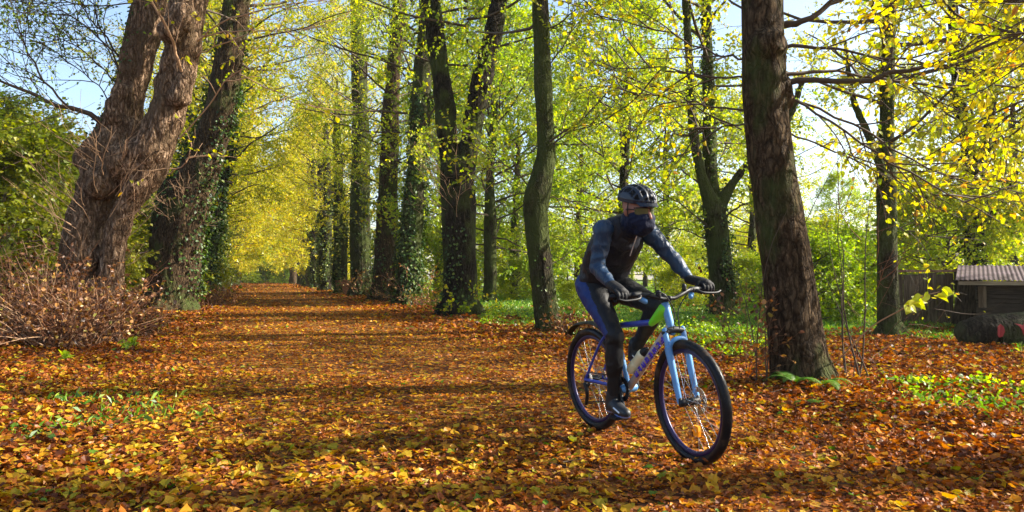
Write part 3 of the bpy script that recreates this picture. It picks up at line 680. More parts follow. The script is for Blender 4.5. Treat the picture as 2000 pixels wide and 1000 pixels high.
# ------------------------------------------------------------------ the rest of both rows
def row_trunk(seed, r=.42, h=13., lean=.4):
    rs = np.random.RandomState(seed)
    rows = [[0, 0, -.15, r*1.35], [0, 0, .35, r*1.1], [.05, 0, 1.5, r], [lean*.3, .05, 4, r*.9], [lean*.6, 0, 7, r*.72], [lean, .1, 10, r*.5], [lean, 0, h, r*.2]]
    rows = [[a+rs.randn()*.05, b_+rs.randn()*.05, c, d] for a, b_, c, d in rows]
    co, Fl = remeshed([chain_surface(rows, 14, 30)]+root_flare(rows, seed, 6, 1.2, .4), .07, 2, bark_disp(.06, .02, .07, .6))
    return raw_mesh('trunk', co, Fl), rows
TR = [row_trunk(s) for s in (101, 102, 103)]
TRM = ['bark_brown', 'bark_moss', 'bark_dark']
for i in range(3): TR[i][0].materials.append(M[TRM[i]])
IVM = []
def ivy_mesh(i):
    while len(IVM) < 3:
        k = len(IVM); tmp = ivy(None, TR[k][1], 150, 200+k, .14, None, 0, 7, puff=.3)
        IVM.append(tmp.data); bpy.data.objects.remove(tmp)
    return IVM[i]
ORD = {4: 'fourth', 5: 'fifth', 6: 'sixth', 7: 'seventh', 8: 'eighth', 9: 'ninth', 10: 'tenth'}
def row_tree(k, side):
    t_ = 5.72+6.9*k
    rs = np.random.RandomState(300+k*2+(side > 0))
    p_ = (5.11 if side > 0 else -2.63)+rs.randn()*.15
    x, y = av(t_+rs.randn()*.35, p_)
    far = k > 9
    if side > 0:
        lab = ('lime tree trunk, %s from the front of the right-hand row, beyond the brown box' % ORD[k+1]) if k+1 <= 9 else 'small lime tree deep in the right-hand row near the vanishing end of the path'
    else:
        lab = ('lime tree trunk with ivy, %s from the front of the left-hand row' % ORD[k]) if k <= 9 else 'small lime tree deep in the left-hand row near the vanishing end of the path'
    t = empty('lime_tree', (x, y, float(ground_z(x, y))), lab, 'tree', (RG if side > 0 else LG) if not ('deep' in lab) else ('far trees of the right-hand row' if side > 0 else 'far trees of the left-hand row'))
    i = rs.randint(3); rz = rs.rand()*6
    o = bpy.data.objects.new('trunk', TR[i][0]); col(o, t); o.rotation_euler.z = rz; o.scale = (1, 1, 1.05)
    if k < 12:
        o = bpy.data.objects.new('ivy', ivy_mesh(i)); col(o, t); o.rotation_euler.z = rz; o.color = (.5+.5*rs.rand(), 1, 1, 1)
    v = (MID if k < 8 else FAR)[rs.randint(3)]
    s = .95+.2*rs.rand()
    add_crown(t, v, (0, 0, -.4 if k > 7 else 0), rs.rand()*6, (s, s, s), (min(1, .72+.04*k+.2*rs.rand()), 1, 1, 1))
for k in range(6, 17): row_tree(k, 1)
for k in range(4, 17): row_tree(k, -1)
# trees closing the far end
for i, (px, D, ye) in enumerate([(455, 128, .9), (500, 140, .2), (535, 150, .5), (575, 135, .8), (615, 126, .9), (525, 165, 1.)]):
    x = (px-1000)/FPX*D
    t = empty('broadleaf_tree', (x, D, -.3), 'yellow-green tree closing the far end of the avenue', 'tree', 'trees closing the far end of the avenue')
    add_crown(t, FAR[i % 3], (0, 0, -1.3), i*1.1, (1.35, 1.35, 1.35), (ye, 1, 1, 1))
    o = bpy.data.objects.new('trunk', TR[i % 3][0]); col(o, t)

# ------------------------------------------------------------------ trees in the meadow on the right
b = base_of(1410, 18.6)
t = empty('broadleaf_tree', b, 'ivy-clad trunk branching into several limbs, standing in the grass right of the cyclist', 'tree')
rows = px_rows([(1416, 632, 34), (1413, 612, 27), (1408, 540, 23), (1400, 460, 21), (1393, 400, 20)], 18.6, b)
l1 = px_rows([(1395, 410, 16), (1372, 350, 10), (1355, 270, 9), (1348, 150, 8), (1340, 0, 7), (1335, -200, 5)], 18.4, b)
l2 = px_rows([(1393, 410, 16), (1388, 330, 13), (1384, 220, 11), (1382, 100, 10), (1378, -50, 8), (1375, -300, 5)], 18.7, b)
l3 = px_rows([(1396, 425, 15), (1420, 375, 10), (1448, 335, 8), (1490, 290, 7), (1540, 230, 6), (1570, 150, 4)], 18.5, b)
solid('trunk', [chain_surface(q, 16, 30) for q in (rows, l1, l2, l3)]+root_flare(rows, 80, 6, 1.25, .3), .03, M['bark_moss'], t, 2, bark_disp(.03, .012, .02))
ivy(t, rows, 330, 81, .06, None, 0, 4, puff=.16); ivy(t, l2, 200, 82, .07, None, 2.5, 8, name='ivy_clump', tint=(.5, 1, 1, 1), puff=.2)
limbs(t, [[(1390, 450, 18.6, .03), (1350, 415, 18.2, .02), (1310, 385, 18, .015), (1260, 360, 17.8, .008)], [(1385, 470, 18.6, .02), (1340, 450, 18.3, .014), (1300, 445, 18, .008)],
          [(1410, 430, 18.6, .03), (1450, 400, 18.4, .02), (1500, 395, 18.2, .01)], [(1400, 380, 18.6, .03), (1330, 330, 18.2, .02), (1270, 250, 17.9, .01)]], b, M['twig'], 83, sub=9, subl=(.6, 1.7), leafn=10, leaf=.065, tint=(.3, 1, 1, 1), m2=6)
add_crown(t, MID[1], (-.3, 0, -.2), 1.1, (1.05, 1.05, 1), (.45, 1, 1, 1))
b = base_of(1735, 13)
t = empty('broadleaf_tree', b, 'slim mossy trunk at the left end of the board fence', 'tree')
rows = px_rows([(1742, 668, 34), (1738, 645, 24), (1734, 580, 19), (1732, 450, 17), (1731, 350, 17), (1732, 250, 14), (1735, 100, 11), (1740, -50, 9), (1745, -300, 6)], 13, b)
l1 = px_rows([(1730, 355, 11), (1712, 300, 7), (1690, 250, 6), (1665, 190, 5), (1650, 80, 4)], 12.9, b)
solid('trunk', [chain_surface(rows, 18, 50), chain_surface(l1, 12)]+root_flare(rows, 84, 6, 1.6, .25), .022, M['bark_moss'], t, 2, bark_disp(.015, .007, .01))
ivy(t, rows, 260, 85, .06, None, 2.7, 6, tint=(1, 1, 1, 1), puff=.16, m=M['leaf'])
limbs(t, [[(1735, 600, 13, .008), (1770, 590, 12.8, .007), (1800, 575, 12.6, .004)], [(1740, 640, 13, .008), (1790, 610, 12.6, .006), (1840, 600, 12.3, .004)], [(1735, 440, 13, .012), (1790, 455, 12.8, .009), (1870, 470, 12.5, .005)],
          [(1735, 300, 13, .02), (1800, 250, 12.9, .014), (1900, 200, 12.8, .008)]], b, M['twig'], 86, sub=5, subl=(.3, .9), leafn=1, leaf=.07, tint=(.8, 1, 1, 1), m2=2)
add_crown(t, HI[0], (0, 0, -3.0), 4.1, (.9, .9, 1), (.8, 1, 1, 1))
b = base_of(1908, 22)
t = empty('broadleaf_tree', b, 'dark trunk with raised limbs behind the low shed', 'tree')
rows = px_rows([(1912, 610, 24), (1908, 560, 20), (1905, 450, 18), (1902, 350, 17), (1890, 280, 12), (1870, 180, 9), (1860, 50, 7), (1855, -150, 5)], 22, b)
l1 = px_rows([(1905, 480, 14), (1940, 420, 10), (1970, 360, 8), (1990, 310, 6)], 21.8, b); l2 = px_rows([(1903, 360, 14), (1925, 280, 9), (1940, 180, 8), (1960, 50, 6)], 22, b)
solid('trunk', [chain_surface(q, 14, 30) for q in (rows, l1, l2)], .045, M['bark_dark'], t, 2, bark_disp(.04, .02, .03))
ivy(t, rows, 200, 87, .09, None, 1, 5, puff=.3)
add_crown(t, LOW[0], (0, 0, .6), 3.1, (.9, .9, 1), (.75, 1, 1, 1))

# (px, distance, variant, scale, crown drop, tint, label)
MEADOW = [
 (1003, 37, 0, .95, .0, .35, 'thin dark trunk under bright leaves seen between the forked and the slender avenue trunks'),
 (1128, 45, 1, 1.0, .1, .45, 'yellow-green tree beyond the meadow directly left of the cyclist'),
 (955, 30, 2, 1.0, .4, .2, 'green leafy tree right behind the forked avenue tree'),
 (1215, 32, 1, 1.1, .9, .35, 'bright leafy tree behind the cyclist helmet'),
 (1300, 46, 2, 1.1, .3, .6, 'distant yellowing tree over the cyclist left arm'),
 (1470, 36, 0, .8, .2, .7, 'yellow tree seen between the ivy-clad trunk and the thick ridged trunk'),
 (1640, 40, 2, .5, .2, .25, 'lime-green tree between the thick trunk and the slim mossy trunk'),
 (1840, 52, 0, .5, .1, .5, 'distant mixed-colour tree above the board fence'),
 (1975, 30, 1, .9, .3, .6, 'yellow-leaved tree above the low shed roof'),
 (860, 46, 2, 1.1, .2, .35, 'green tree seen left of the forked avenue tree'),
 (2130, 19, 2, .8, .8, .9, 'yellow tree overhanging the far right edge above the shed'),
]
for px, D, v, s, dz, ye, lab in MEADOW:
    x = (px-1000)/FPX*D; rs = np.random.RandomState(int(px))
    t = empty('broadleaf_tree', (x, D, float(ground_z(x, D))-.05), lab, 'tree', 'trees standing beyond the right-hand row')
    o = bpy.data.objects.new('trunk', TR[rs.randint(3)][0]); col(o, t); o.scale = (.62*s, .62*s, .8*s); o.rotation_euler.z = rs.rand()*6
    add_crown(t, LOW[v], (0, 0, -dz), rs.rand()*6, (s, s, s), (ye, 1, 1, 1))
# tree just outside the frame on the right whose boughs reach into the top right corner
b = np.array([5.9, 2.2, 0])
t = empty('lime_tree', b, 'near lime tree whose large yellow leaves hang into the top right corner', 'tree', RG)
solid('trunk', [chain_surface([[0, 0, -.1, .42], [0, 0, .5, .34], [-.1, 0, 3, .3], [-.1, .1, 7, .25], [0, 0, 12, .12]], 18, 30)], .04, M['bark_brown'], t, 2, bark_disp(.02, .011, .01))
limbs(t, [[(2300, -200, 5.2, .03), (2150, -60, 5.6, .024), (2000, 0, 6, .018), (1860, -15, 6.4, .008)], [(2350, 0, 5, .03), (2150, 50, 5.4, .02), (1980, 60, 5.8, .012), (1850, 30, 6.2, .006)],
          [(2350, 100, 5, .02), (2150, 140, 5.6, .015), (2000, 200, 6.2, .008), (1930, 240, 6.6, .005)], [(2350, -100, 5, .02), (2100, -60, 5, .015), (1900, -40, 5.2, .010), (1700, -20, 5.4, .005)]], b, M['twig'], 90, sub=8, subl=(.4, 1.2), leafn=7, leaf=.054, tint=(1, 1, 1, 1), m2=5)
add_crown(t, HI[1], (0, 0, -.2), 5, (1, 1, 1), (.9, 1, 1, 1))
for i, (px, D, s, ye) in enumerate([(455, 112, 2.2, .3), (478, 120, 2.0, .1), (500, 125, 2.4, 0), (520, 118, 1.9, .1), (540, 124, 2.3, .0), (575, 108, 1.5, .1), (590, 120, 2.4, .4), (610, 112, 2.0, .6), (530, 140, 3.2, .5), (490, 140, 3.2, .6), (560, 142, 3.2, .7)]):
    x = (px-1000)/FPX*D
    t = empty('shrub', (x, D, -.1), 'green bush closing the view at the far end of the path', 'shrub', 'bushes at the far end of the path')
    add_crown(t, ('bush%d' % (51+i % 2), dict(seed=51+i % 2, zb=.1, zt=2.8, rmax=2.0, nl=34, m1=7, m2=6, nlv=9, leaf=.10)), (0, 0, 0), i*1.1, (s, s, s*.8), (ye, 1, 1, 1))
# trees standing outside the frame on the right, whose shade falls across the leaves
for i, (x, y, s, dz) in enumerate([(9.5, 4.5, .95, .6), (10.5, -2.0, 1.0, .8), (17, 12.0, .9, .6)]):
    t = empty('broadleaf_tree', (x, y, 0), 'tree outside the right edge of the picture that throws the broken shade on the leaves', 'tree', 'trees outside the right edge')
    o = bpy.data.objects.new('trunk', TR[i % 3][0]); col(o, t); o.scale = (.7, .7, .9)
    add_crown(t, HI[i % 2], (0, 0, -dz), i*1.3, (s, s, s), (.8, 1, 1, 1))
# wood behind the left-hand row
LEFTW = [(-60, 20, 0, .9, 1.3, .3), (60, 27, 1, .75, 1.2, .5), (-120, 30, 2, 1.1, 1.0, .3), (140, 34, 2, .85, 1.2, .05), (250, 33, 0, .85, 1.5, .0), (190, 46, 1, 1.0, 1.2, .15), (20, 46, 0, .95, 1.2, .3), (275, 48, 2, 1.0, 1.3, .3), (330, 40, 1, 1.0, 1.2, .2)]
for i, (px, D, v, s, dz, ye) in enumerate(LEFTW):
    x = (px-1000)/FPX*D; rs = np.random.RandomState(500+i)
    t = empty('broadleaf_tree', (x, D, float(ground_z(x, D))-.05), 'olive-green woodland tree filling the view left of and behind the left-hand row', 'tree', 'woodland trees behind the left-hand row')
    o = bpy.data.objects.new('trunk', TR[rs.randint(3)][0]); col(o, t); o.scale = (.5*s, .5*s, .7*s)
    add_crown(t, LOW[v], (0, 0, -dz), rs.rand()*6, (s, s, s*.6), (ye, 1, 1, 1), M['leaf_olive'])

# ------------------------------------------------------------------ shrubs and thickets
SHR = [
 (1010, 33, .55, .35, 'bright shrub between the forked and the slender trunk'),
 (1120, 22, .28, .45, 'low shrub in the sun right of the slender trunk'),
 (1195, 36, .6, .45, 'yellow-green bush behind the cyclist back'),
 (1330, 25, .5, .6, 'low yellowish bush beyond the handlebar'),
 (1345, 40, .8, .35, 'tall bush beyond the cyclist left hand'),
 (1470, 26, .55, .35, 'bright bush right of the ivy-clad trunk'),
 (1585, 16, .6, .15, 'dark green bush right behind the thick ridged trunk'),
 (1640, 17, .62, .15, 'tall dark bush left of the teal gate'),
 (1612, 24, .85, .55, 'light green bush far behind the thick ridged trunk'),
 (1790, 26, .85, .65, 'yellow-green bush above the board fence'),
 (1850, 22, 1.15, .35, 'mixed bush behind the right end of the board fence'),
 (1980, 32, 1.3, .55, 'yellow bush beyond the low shed'),
 (850, 34, 1.0, .4, 'bright bush between the ivy-wrapped trunk and the forked tree'),
 (775, 48, 1.3, .5, 'yellow bush glowing between the fourth and fifth trunks of the right row'),
 (660, 75, 1.6, .8, 'yellow bush behind the brown box'),
 (1060, 46, 1.2, .4, 'pale bush at the far side of the meadow behind the slender trunk'),
 (945, 40, 1.2, .5, 'pale bush at the far side of the meadow beside the forked trunk'),
 (1500, 48, 1.4, .6, 'distant bush left of the thick ridged trunk'),
]
for px, D, s, ye, lab in SHR:
    x = (px-1000)/FPX*D; rs = np.random.RandomState(int(px+D))
    t = empty('shrub', (x, D, float(ground_z(x, D))-.03), lab, 'shrub', 'shrubs beyond the right-hand row')
    add_crown(t, BSH[rs.randint(2)], (0, 0, 0), rs.rand()*6, (s*1.1, s*1.1, s), (ye, 1, 1, 1))
for i, (px, D, s, ye) in enumerate([(20, 15.5, .8, .5), (110, 17, .85, .6), (-60, 14, 1.2, .3), (250, 24, 1.3, .3), (175, 27, 1.3, .3), (60, 23, 1.7, .5), (-40, 24, 1.9, .5), (290, 30, 1.6, .5)]):
    x = (px-1000)/FPX*D; rs = np.random.RandomState(900+i)
    t = empty('shrub', (x, D, float(ground_z(x, D))-.03), 'dark green thicket shrub in the shade behind the left-hand row', 'shrub', 'thicket shrubs left of the left-hand row')
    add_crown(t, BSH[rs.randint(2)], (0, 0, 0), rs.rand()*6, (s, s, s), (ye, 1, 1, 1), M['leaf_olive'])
for i, (px, D) in enumerate([(1140, 70), (1020, 75), (1260, 66), (1380, 72), (1480, 64), (1600, 75), (1720, 62), (1850, 70), (1980, 60), (900, 72), (1330, 90), (1780, 90)]):
    x = (px-1000)/FPX*D; rs = np.random.RandomState(950+i)
    t = empty('broadleaf_tree', (x, D, -.2), 'far tree in the pale belt across the meadow', 'tree', 'far trees across the meadow')
    o = bpy.data.objects.new('trunk', TR[i % 3][0]); col(o, t); o.scale = (.5, .5, .6)
    h = (.55+.25*rs.rand())*(.6 if px > 1500 else 1)
    add_crown(t, FAR[i % 3], (0, 0, -1.4), rs.rand()*6, (1., 1., h), (rs.rand(), 1, 1, 1))
# blue-green conifer far right
b = np.array([(1762-1000)/FPX*75, 75, 0])
t = empty('conifer', b, 'tall blue-green conifer far behind the slim mossy trunk', 'tree')
rs = np.random.RandomState(5); n = 9000; hz = rs.rand(n)**.8*10.5; rr = (1-hz/11)*1.9*np.sqrt(rs.rand(n)); a = rs.rand(n)*6.283
P = np.stack([np.cos(a)*rr, np.sin(a)*rr, .5+hz], -1)
v, f = leaves(P, np.stack([np.cos(a), np.sin(a), -.3+0*a], -1), rs.randn(n, 3)*.4+[0, 0, 1], .35, LEAF4, rs, .2)
mc = mat('conifer_needles', (.03, .12, .16, 1), .8)
mobj('crown', raw_mesh('crown', v, f, False), mc, t)
solid('trunk', [chain_surface([[0, 0, -.2, .22], [0, 0, 5, .14], [0, 0, 10, .04]], 8)], .08, M['bark_dark'], t)

# brambles and withered stems under the big left trunk
def bramble(px, D, rx, ry, h, n, seed, label, tint=1., nlv=3, pale=.35):
    x = (px-1000)/FPX*D; gz = float(ground_z(x, D)); rs = np.random.RandomState(seed)
    t = empty('bramble_bush', (x, D, gz), label, 'bramble', 'brambles below the left-hand row')
    a = rs.rand(n)*6.283; q = np.sqrt(rs.rand(n))
    P0 = np.stack([np.cos(a)*q*rx, np.sin(a)*q*ry, 0*a-.03], -1)
    d = np.stack([rs.randn(n)*.4, rs.randn(n)*.4, np.ones(n)], -1)
    P = grow(P0, d, h*(.45+.75*rs.rand(n)), 10, .16, -.05, rs)
    k = int(n*pale)
    R = (np.full((n, 10), .0065)*np.linspace(1.2, .35, 10)[None])*(.6+.9*rs.rand(n, 1))
    mobj('pale_stems', raw_mesh('pale_stems', *tubes(P[:k], R[:k], 4)), M['twig_pale'], t)
    mobj('brown_stems', raw_mesh('brown_stems', *tubes(P[k:], R[k:], 4)), M['twig_red'], t)
    p1, d1, _ = spawn(P, 3, .2, 1, .9, rs); Q = grow(p1, d1, .1+.3*rs.rand(len(p1)), 4, .2, -.03, rs)
    mobj('side_twigs', raw_mesh('side_twigs', *tubes(Q, np.full((len(Q), 4), .0025), 3)), M['twig_red'], t)
    pl, dl, _ = spawn(Q, nlv, .1, 1, 1.1, rs); m_ = len(pl)
    v, f = leaves(pl, dl+np.array([0, 0, -.4]), rs.randn(m_, 3), .05*(.6+.9*rs.rand(m_)), LEAF6, rs, 1.0)
    mobj('leaves', raw_mesh('leaves', v, f, False, np.repeat(rs.rand(m_)**1.3*.97, 6)), M['dead'], t)
bramble(15, 11.4, .7, .6, 1.6, 170, 1, 'dark brown bramble mass at the far left edge')
bramble(130, 10.6, .45, .4, 1.35, 170, 2, 'reddish withered stems in the sun in front of the big left trunk', pale=.4)
bramble(190, 11.0, .36, .4, 1.1, 130, 3, 'brown dead stems at the right foot of the big left trunk', pale=.3)
bramble(262, 12.8, .35, .4, .7, 120, 4, 'low brown bramble between the first and second left-hand trunks', pale=.25)
bramble(60, 12.5, 1.3, .8, 1.9, 200, 5, 'tall tangled bramble behind the dark one at far left', pale=.3)
bramble(415, 26, .6, 1.2, .8, 90, 6, 'russet undergrowth at the foot of the third left-hand trunk', pale=.2)
bramble(440, 36, .7, 2.0, .9, 90, 7, 'russet undergrowth further along the left edge of the path', pale=.2)
bramble(835, 25, .5, .5, .35, 60, 8, 'brown withered plant on the ground between the ivy-wrapped and forked trunks')
bramble(1118, 13.2, .45, .35, .35, 60, 9, 'brown withered plants at the right foot of the slender trunk')
def leafy_plant(px, py, h, n, seed, label, size=.09, tint=.3):
    x, y = G(px, py); rs = np.random.RandomState(seed)
    t = empty('seedling', (x, y, float(ground_z(x, y))), label, 'seedling')
    P = grow(np.zeros((n, 3)), np.stack([rs.randn(n)*.5, rs.randn(n)*.5, np.ones(n)], -1), h*(.5+.6*rs.rand(n)), 5, .15, 0, rs)
    mobj('stem', raw_mesh('stem', *tubes(P, np.full((n, 5), .003), 4)), M['twig'], t)
    pl, dl, _ = spawn(P, 4, .4, 1, 1.5, rs); k = len(pl)
    v, f = leaves(pl, dl+np.array([0, 0, -.1]), rs.randn(k, 3)*.4+[0, 0, 1], size*(.6+.6*rs.rand(k)), LEAF10, rs, .4)
    o = mobj('leaves', raw_mesh('leaves', v, f, False, np.repeat(rs.rand(k)*.6, 11)), M['leaf'], t); o.color = (tint, 1, 1, 1)
leafy_plant(175, 655, .5, 7, 1, 'green seedling in front of the sunlit dead stems')
leafy_plant(262, 690, .28, 6, 2, 'small green plant on the leaves at the right end of the brambles')
leafy_plant(285, 640, .3, 4, 3, 'small green plant at the foot of the second left-hand trunk')
leafy_plant(130, 705, .12, 3, 4, 'tiny green plant on the leaves below the sunlit dead stems')
leafy_plant(905, 618, .45, 9, 5, 'leafy plant against the foot of the forked trunk')

# fern by the thick trunk and others
def fern(px, py, L, n, seed, label):
    x, y = G(px, py); rs = np.random.RandomState(seed)
    t = empty('fern', (x, y, float(ground_z(x, y))+.01), label, 'fern', 'ferns at the foot of the thick ridged trunk')
    for i in range(n):
        a = rs.rand()*6.283; l = L*(.6+.5*rs.rand())
        P = grow(np.zeros((1, 3)), np.array([[math.cos(a), math.sin(a), 1.7]]), l, 30, .015, -.08, rs)[0]
        V, Fc = [], []
        d = norm(np.gradient(P, axis=0)); sd = norm(np.cross(d, [0, 0, 1.]))
        for k in range(3, 30):
            wdt = l*.24*math.sin(PI*(k/31)**.7)
            for sg in (-1, 1):
                q = P[k]; e = q+sd[k]*sg*wdt+d[k]*wdt*.45-np.array([0, 0, wdt*.15]); u = d[k]*l*.010
                b0 = len(V); V += [q-u, q+u, (q+e)/2+u*1.1, e, (q+e)/2-u*1.1]; Fc.append([b0, b0+1, b0+2, b0+3, b0+4])
        V = np.array(V)
        mobj('frond', raw_mesh('frond', V, np.array(Fc), False, np.full(len(V), .05+.4*rs.rand())), M['grass'], t)
fern(1550, 762, .34, 11, 1, 'green fern directly in front of the thick ridged trunk')
fern(1605, 768, .30, 9, 2, 'green fern at the right foot of the thick ridged trunk')
fern(1575, 795, .2, 6, 3, 'small fern on the leaves just below the thick ridged trunk')

# ------------------------------------------------------------------ board fence, shed, log, gate, box
def box(cx, cy, cz, sx, sy, sz, bev=0., rot=None):
    bm = bmesh.new(); bmesh.ops.create_cube(bm, size=1)
    bmesh.ops.scale(bm, vec=(sx, sy, sz), verts=bm.verts)
    if bev: bmesh.ops.bevel(bm, geom=bm.edges[:], offset=bev, segments=2, affect='EDGES')
    if rot: bmesh.ops.rotate(bm, matrix=rot, verts=bm.verts)
    bmesh.ops.translate(bm, vec=(cx, cy, cz), verts=bm.verts)
    return bm
def bmjoin(bms):
    out = bmesh.new()
    for q in bms:
        me = bpy.data.meshes.new('t'); q.to_mesh(me); q.free(); out.from_mesh(me); bpy.data.meshes.remove(me)
    return out
def bmobj(name, bm, mt, parent=None, smooth=False):
    me = bpy.data.meshes.new(name); bm.to_mesh(me); bm.free()
    if smooth:
        for p in me.polygons: p.use_smooth = True
    return mobj(name, me, mt, parent)
def woodmat(name, c1, c2, sc=(12, 12, 1.0)):
    m = mat(name, rough=.85, spec=.15)
    n = noise(m, 2.2, sc, 6, .6, .4); big = noise(m, 1.3, (1, 1, 1), 3)
    c = mixc(m, .7, ramp(m, n, [(.35, c1), (.65, c2)]), ramp(m, big, [(.35, (.35, .32, .3, 1)), (.65, (1, 1, 1, 1))]), 'MULTIPLY')
    lk(m, c, m.node_tree.nodes['Principled BSDF'].inputs['Base Color']); bump(m, n, .01, .8)
    return m
M['board'] = woodmat('weathered_board', (.07, .045, .028, 1), (.22, .16, .10, 1))
M['board_dark'] = woodmat('dark_board', (.03, .022, .017, 1), (.08, .06, .045, 1), (2, 2, 12))
M['board_pale'] = woodmat('pale_board', (.30, .23, .15, 1), (.55, .45, .32, 1), (1, 12, 12))
D0 = 15.2
fx0, fx1 = (1748-1000)/FPX*D0, (1898-1000)/FPX*D0
t = empty('board_fence', (fx0, D0, 0), 'low weathered upright-board fence with a rusty capping between the slim trunk and the shed', 'fence')
rs = np.random.RandomState(12); xx = 0; ht = 1.20
while xx < fx1-fx0:
    wd = .15+.05*rs.rand(); hh = ht-.05*rs.rand()
    tilt = rs.randn()*.012
    if abs(xx-1.35) > .12:
        bmobj('board', box(xx+wd/2, rs.randn()*.008, hh/2-.05, wd-.012, .022, hh, .003, Matrix.Rotation(tilt, 3, 'Y')), M['board'], t)
    xx += wd
bmobj('rail', box((fx1-fx0)/2, .05, .95, fx1-fx0, .04, .08, .004), M['board_dark'], t)
bmobj('rail', box((fx1-fx0)/2, .05, .25, fx1-fx0, .04, .08, .004), M['board_dark'], t)
M['rust'] = mat('rusty_iron', (.17, .07, .035, 1), .8); rn = noise(M['rust'], 8); lk(M['rust'], ramp(M['rust'], rn, [(.3, (.10, .035, .02, 1)), (.7, (.30, .16, .10, 1))]), M['rust'].node_tree.nodes['Principled BSDF'].inputs['Base Color'])
bmobj('capping', box(.65, 0, ht-.02, 1.35, .10, .05, .006), M['rust'], t)
for q in (0, 1.37): bmobj('post', box(q, .09, .58, .09, .09, 1.2, .006), M['board_dark'], t)
b = np.array([(1884-1000)/FPX*14.9, 14.9, 0])
o = bmobj('leaning_board', box(0, 0, .55, .42, .025, 1.0, .004, Matrix.Rotation(.06, 3, 'Y') @ Matrix.Rotation(.18, 3, 'X')), M['board'])
o.location = b; tag(o, 'broad pale board leaning at the right end of the fence', 'board')
# shed
Ds = 13.6; sx0 = (1893-1000)/FPX*Ds
t = empty('shed', (sx0, Ds, 0), 'low dark shed with a purplish corrugated roof at the right edge', 'shed'); t.rotation_euler.z = rad(-33)
Wd = 3.6
for k in range(12): bmobj('cladding_board', box(Wd/2+.1, .03+.004*(k % 2), .05+k*.08, Wd, .02, .074, .003, Matrix.Rotation(.12, 3, 'X')), M['board_dark'], t)
bmobj('inner_backing', box(Wd/2+.1, .9, .45, Wd, .03, 1.0, .004), M['board_dark'], t); bmobj('side_wall', box(.11, 1.0, .45, .03, 1.95, 1.0, .004), M['board_dark'], t)  # dark inner sheet added so no light shows between the cladding boards
bmobj('eave_board', box(Wd/2, -.18, .94, Wd+.35, .025, .075, .004), M['board_pale'], t)
bmobj('post', box(.20, -.06, .68, .13, .05, .40, .006), M['board'], t)
bmobj('post', box(2.6, -.06, .45, .09, .06, .9, .006), M['board'], t)
nx_, ny_ = 240, 6
X, Y = np.meshgrid(np.linspace(-.22, Wd+.3, nx_), np.linspace(-.22, 2.1, ny_))
Zr = 1.0+(Y+.22)*.13+(.010+.003*np.sin(X*1.7))*np.sin(X*2*PI/.076)-.02*np.exp(-((X-1.2)**2)*3)
Vr = np.stack([X, Y, Zr], -1).reshape(-1, 3); i = np.arange((ny_-1)*nx_).reshape(-1, nx_)[:, :-1].ravel(); Fr = np.stack([i, i+1, i+nx_+1, i+nx_], -1)
M['roof'] = mat('corrugated_roof', (.2, .13, .15, 1), .85, 0); rn = noise(M['roof'], 3, (1, 1, 1), 6); lk(M['roof'], ramp(M['roof'], rn, [(.35, (.035, .015, .013, 1)), (.55, (.055, .03, .038, 1)), (.75, (.09, .055, .07, 1))]), M['roof'].node_tree.nodes['Principled BSDF'].inputs['Base Color'])
me = raw_mesh('roof', np.vstack([Vr, Vr-[0, 0, .008]]), np.vstack([Fr, Fr[:, ::-1]+len(Vr)])); mobj('roof', me, M['roof'], t)
# log with red paint
lx, ly = (1965-1000)/FPX*10.9, 10.9
t = empty('log', (lx, ly, float(ground_z(lx, ly))), 'dark mossy felled log with red paint marks lying in front of the shed', 'log')
M['log'] = barkmat('log_bark', (.035, .028, .02, 1), (.09, .075, .055, 1), .35, 1., (.05, .06, .025, 1))
rws = [[-.58, .05, .19, .19], [-.3, .02, .23, .23], [.2, 0, .25, .25], [.9, -.05, .27, .27], [1.6, -.12, .27, .26]]
solid('bark', [chain_surface(rws, 26, 40)], .02, M['log'], t, 2, bark_disp(.03, .01, .01))
M['red'] = mat('red_paint', (.28, .015, .02, 1), .6)
def blotch(cx, cz, pts, name='paint_mark'):
    V = []; 
    for (dx, dz) in pts:
        x_, z_ = cx+dx, cz+dz; r_ = .245+.02*(x_)*.8; dz_ = z_-r_
        V.append([x_, -math.sqrt(max(r_*r_-dz_*dz_, 1e-4))-.028-.05*max(0, x_)*.6, z_])
    n_ = len(V); me = bpy.data.meshes.new(name); me.from_pydata(V+[[a, c+.012, z] for a, c, z in V], [], [list(range(n_))[::-1], [n_+k for k in range(n_)]]+[[k, (k+1) % n_, n_+(k+1) % n_, n_+k] for k in range(n_)])
    mobj(name, me, M['red'], t)
blotch(-.27, .25, [(-.05, -.07), (-.02, -.11), (.03, -.09), (.05, -.02), (.04, .05), (0, .09), (-.045, .05)])
blotch(.03, .28, [(-.09, .07), (-.03, .03), (.0, -.02), (.03, -.10), (.09, -.11), (.10, -.02), (.12, .06), (.07, .10), (.03, .04), (-.02, .06)])
# teal gate in the far hedge
x, D = (1690-1000)/FPX*27, 27.
t = empty('garden_gate', (x, D, 0), 'teal painted slatted gate seen left of the slim mossy trunk', 'gate')
mt_ = mat('teal_paint', (.02, .30, .32, 1), .5)
for k in range(5): bmobj('slat', box(0, 0, .16+k*.17, .95, .03, .10 if k > 2 else .03, .004), mt_, t)
for q in (-.5, .5): bmobj('post', box(q, 0, .5, .06, .06, 1.0, .006), mt_, t)
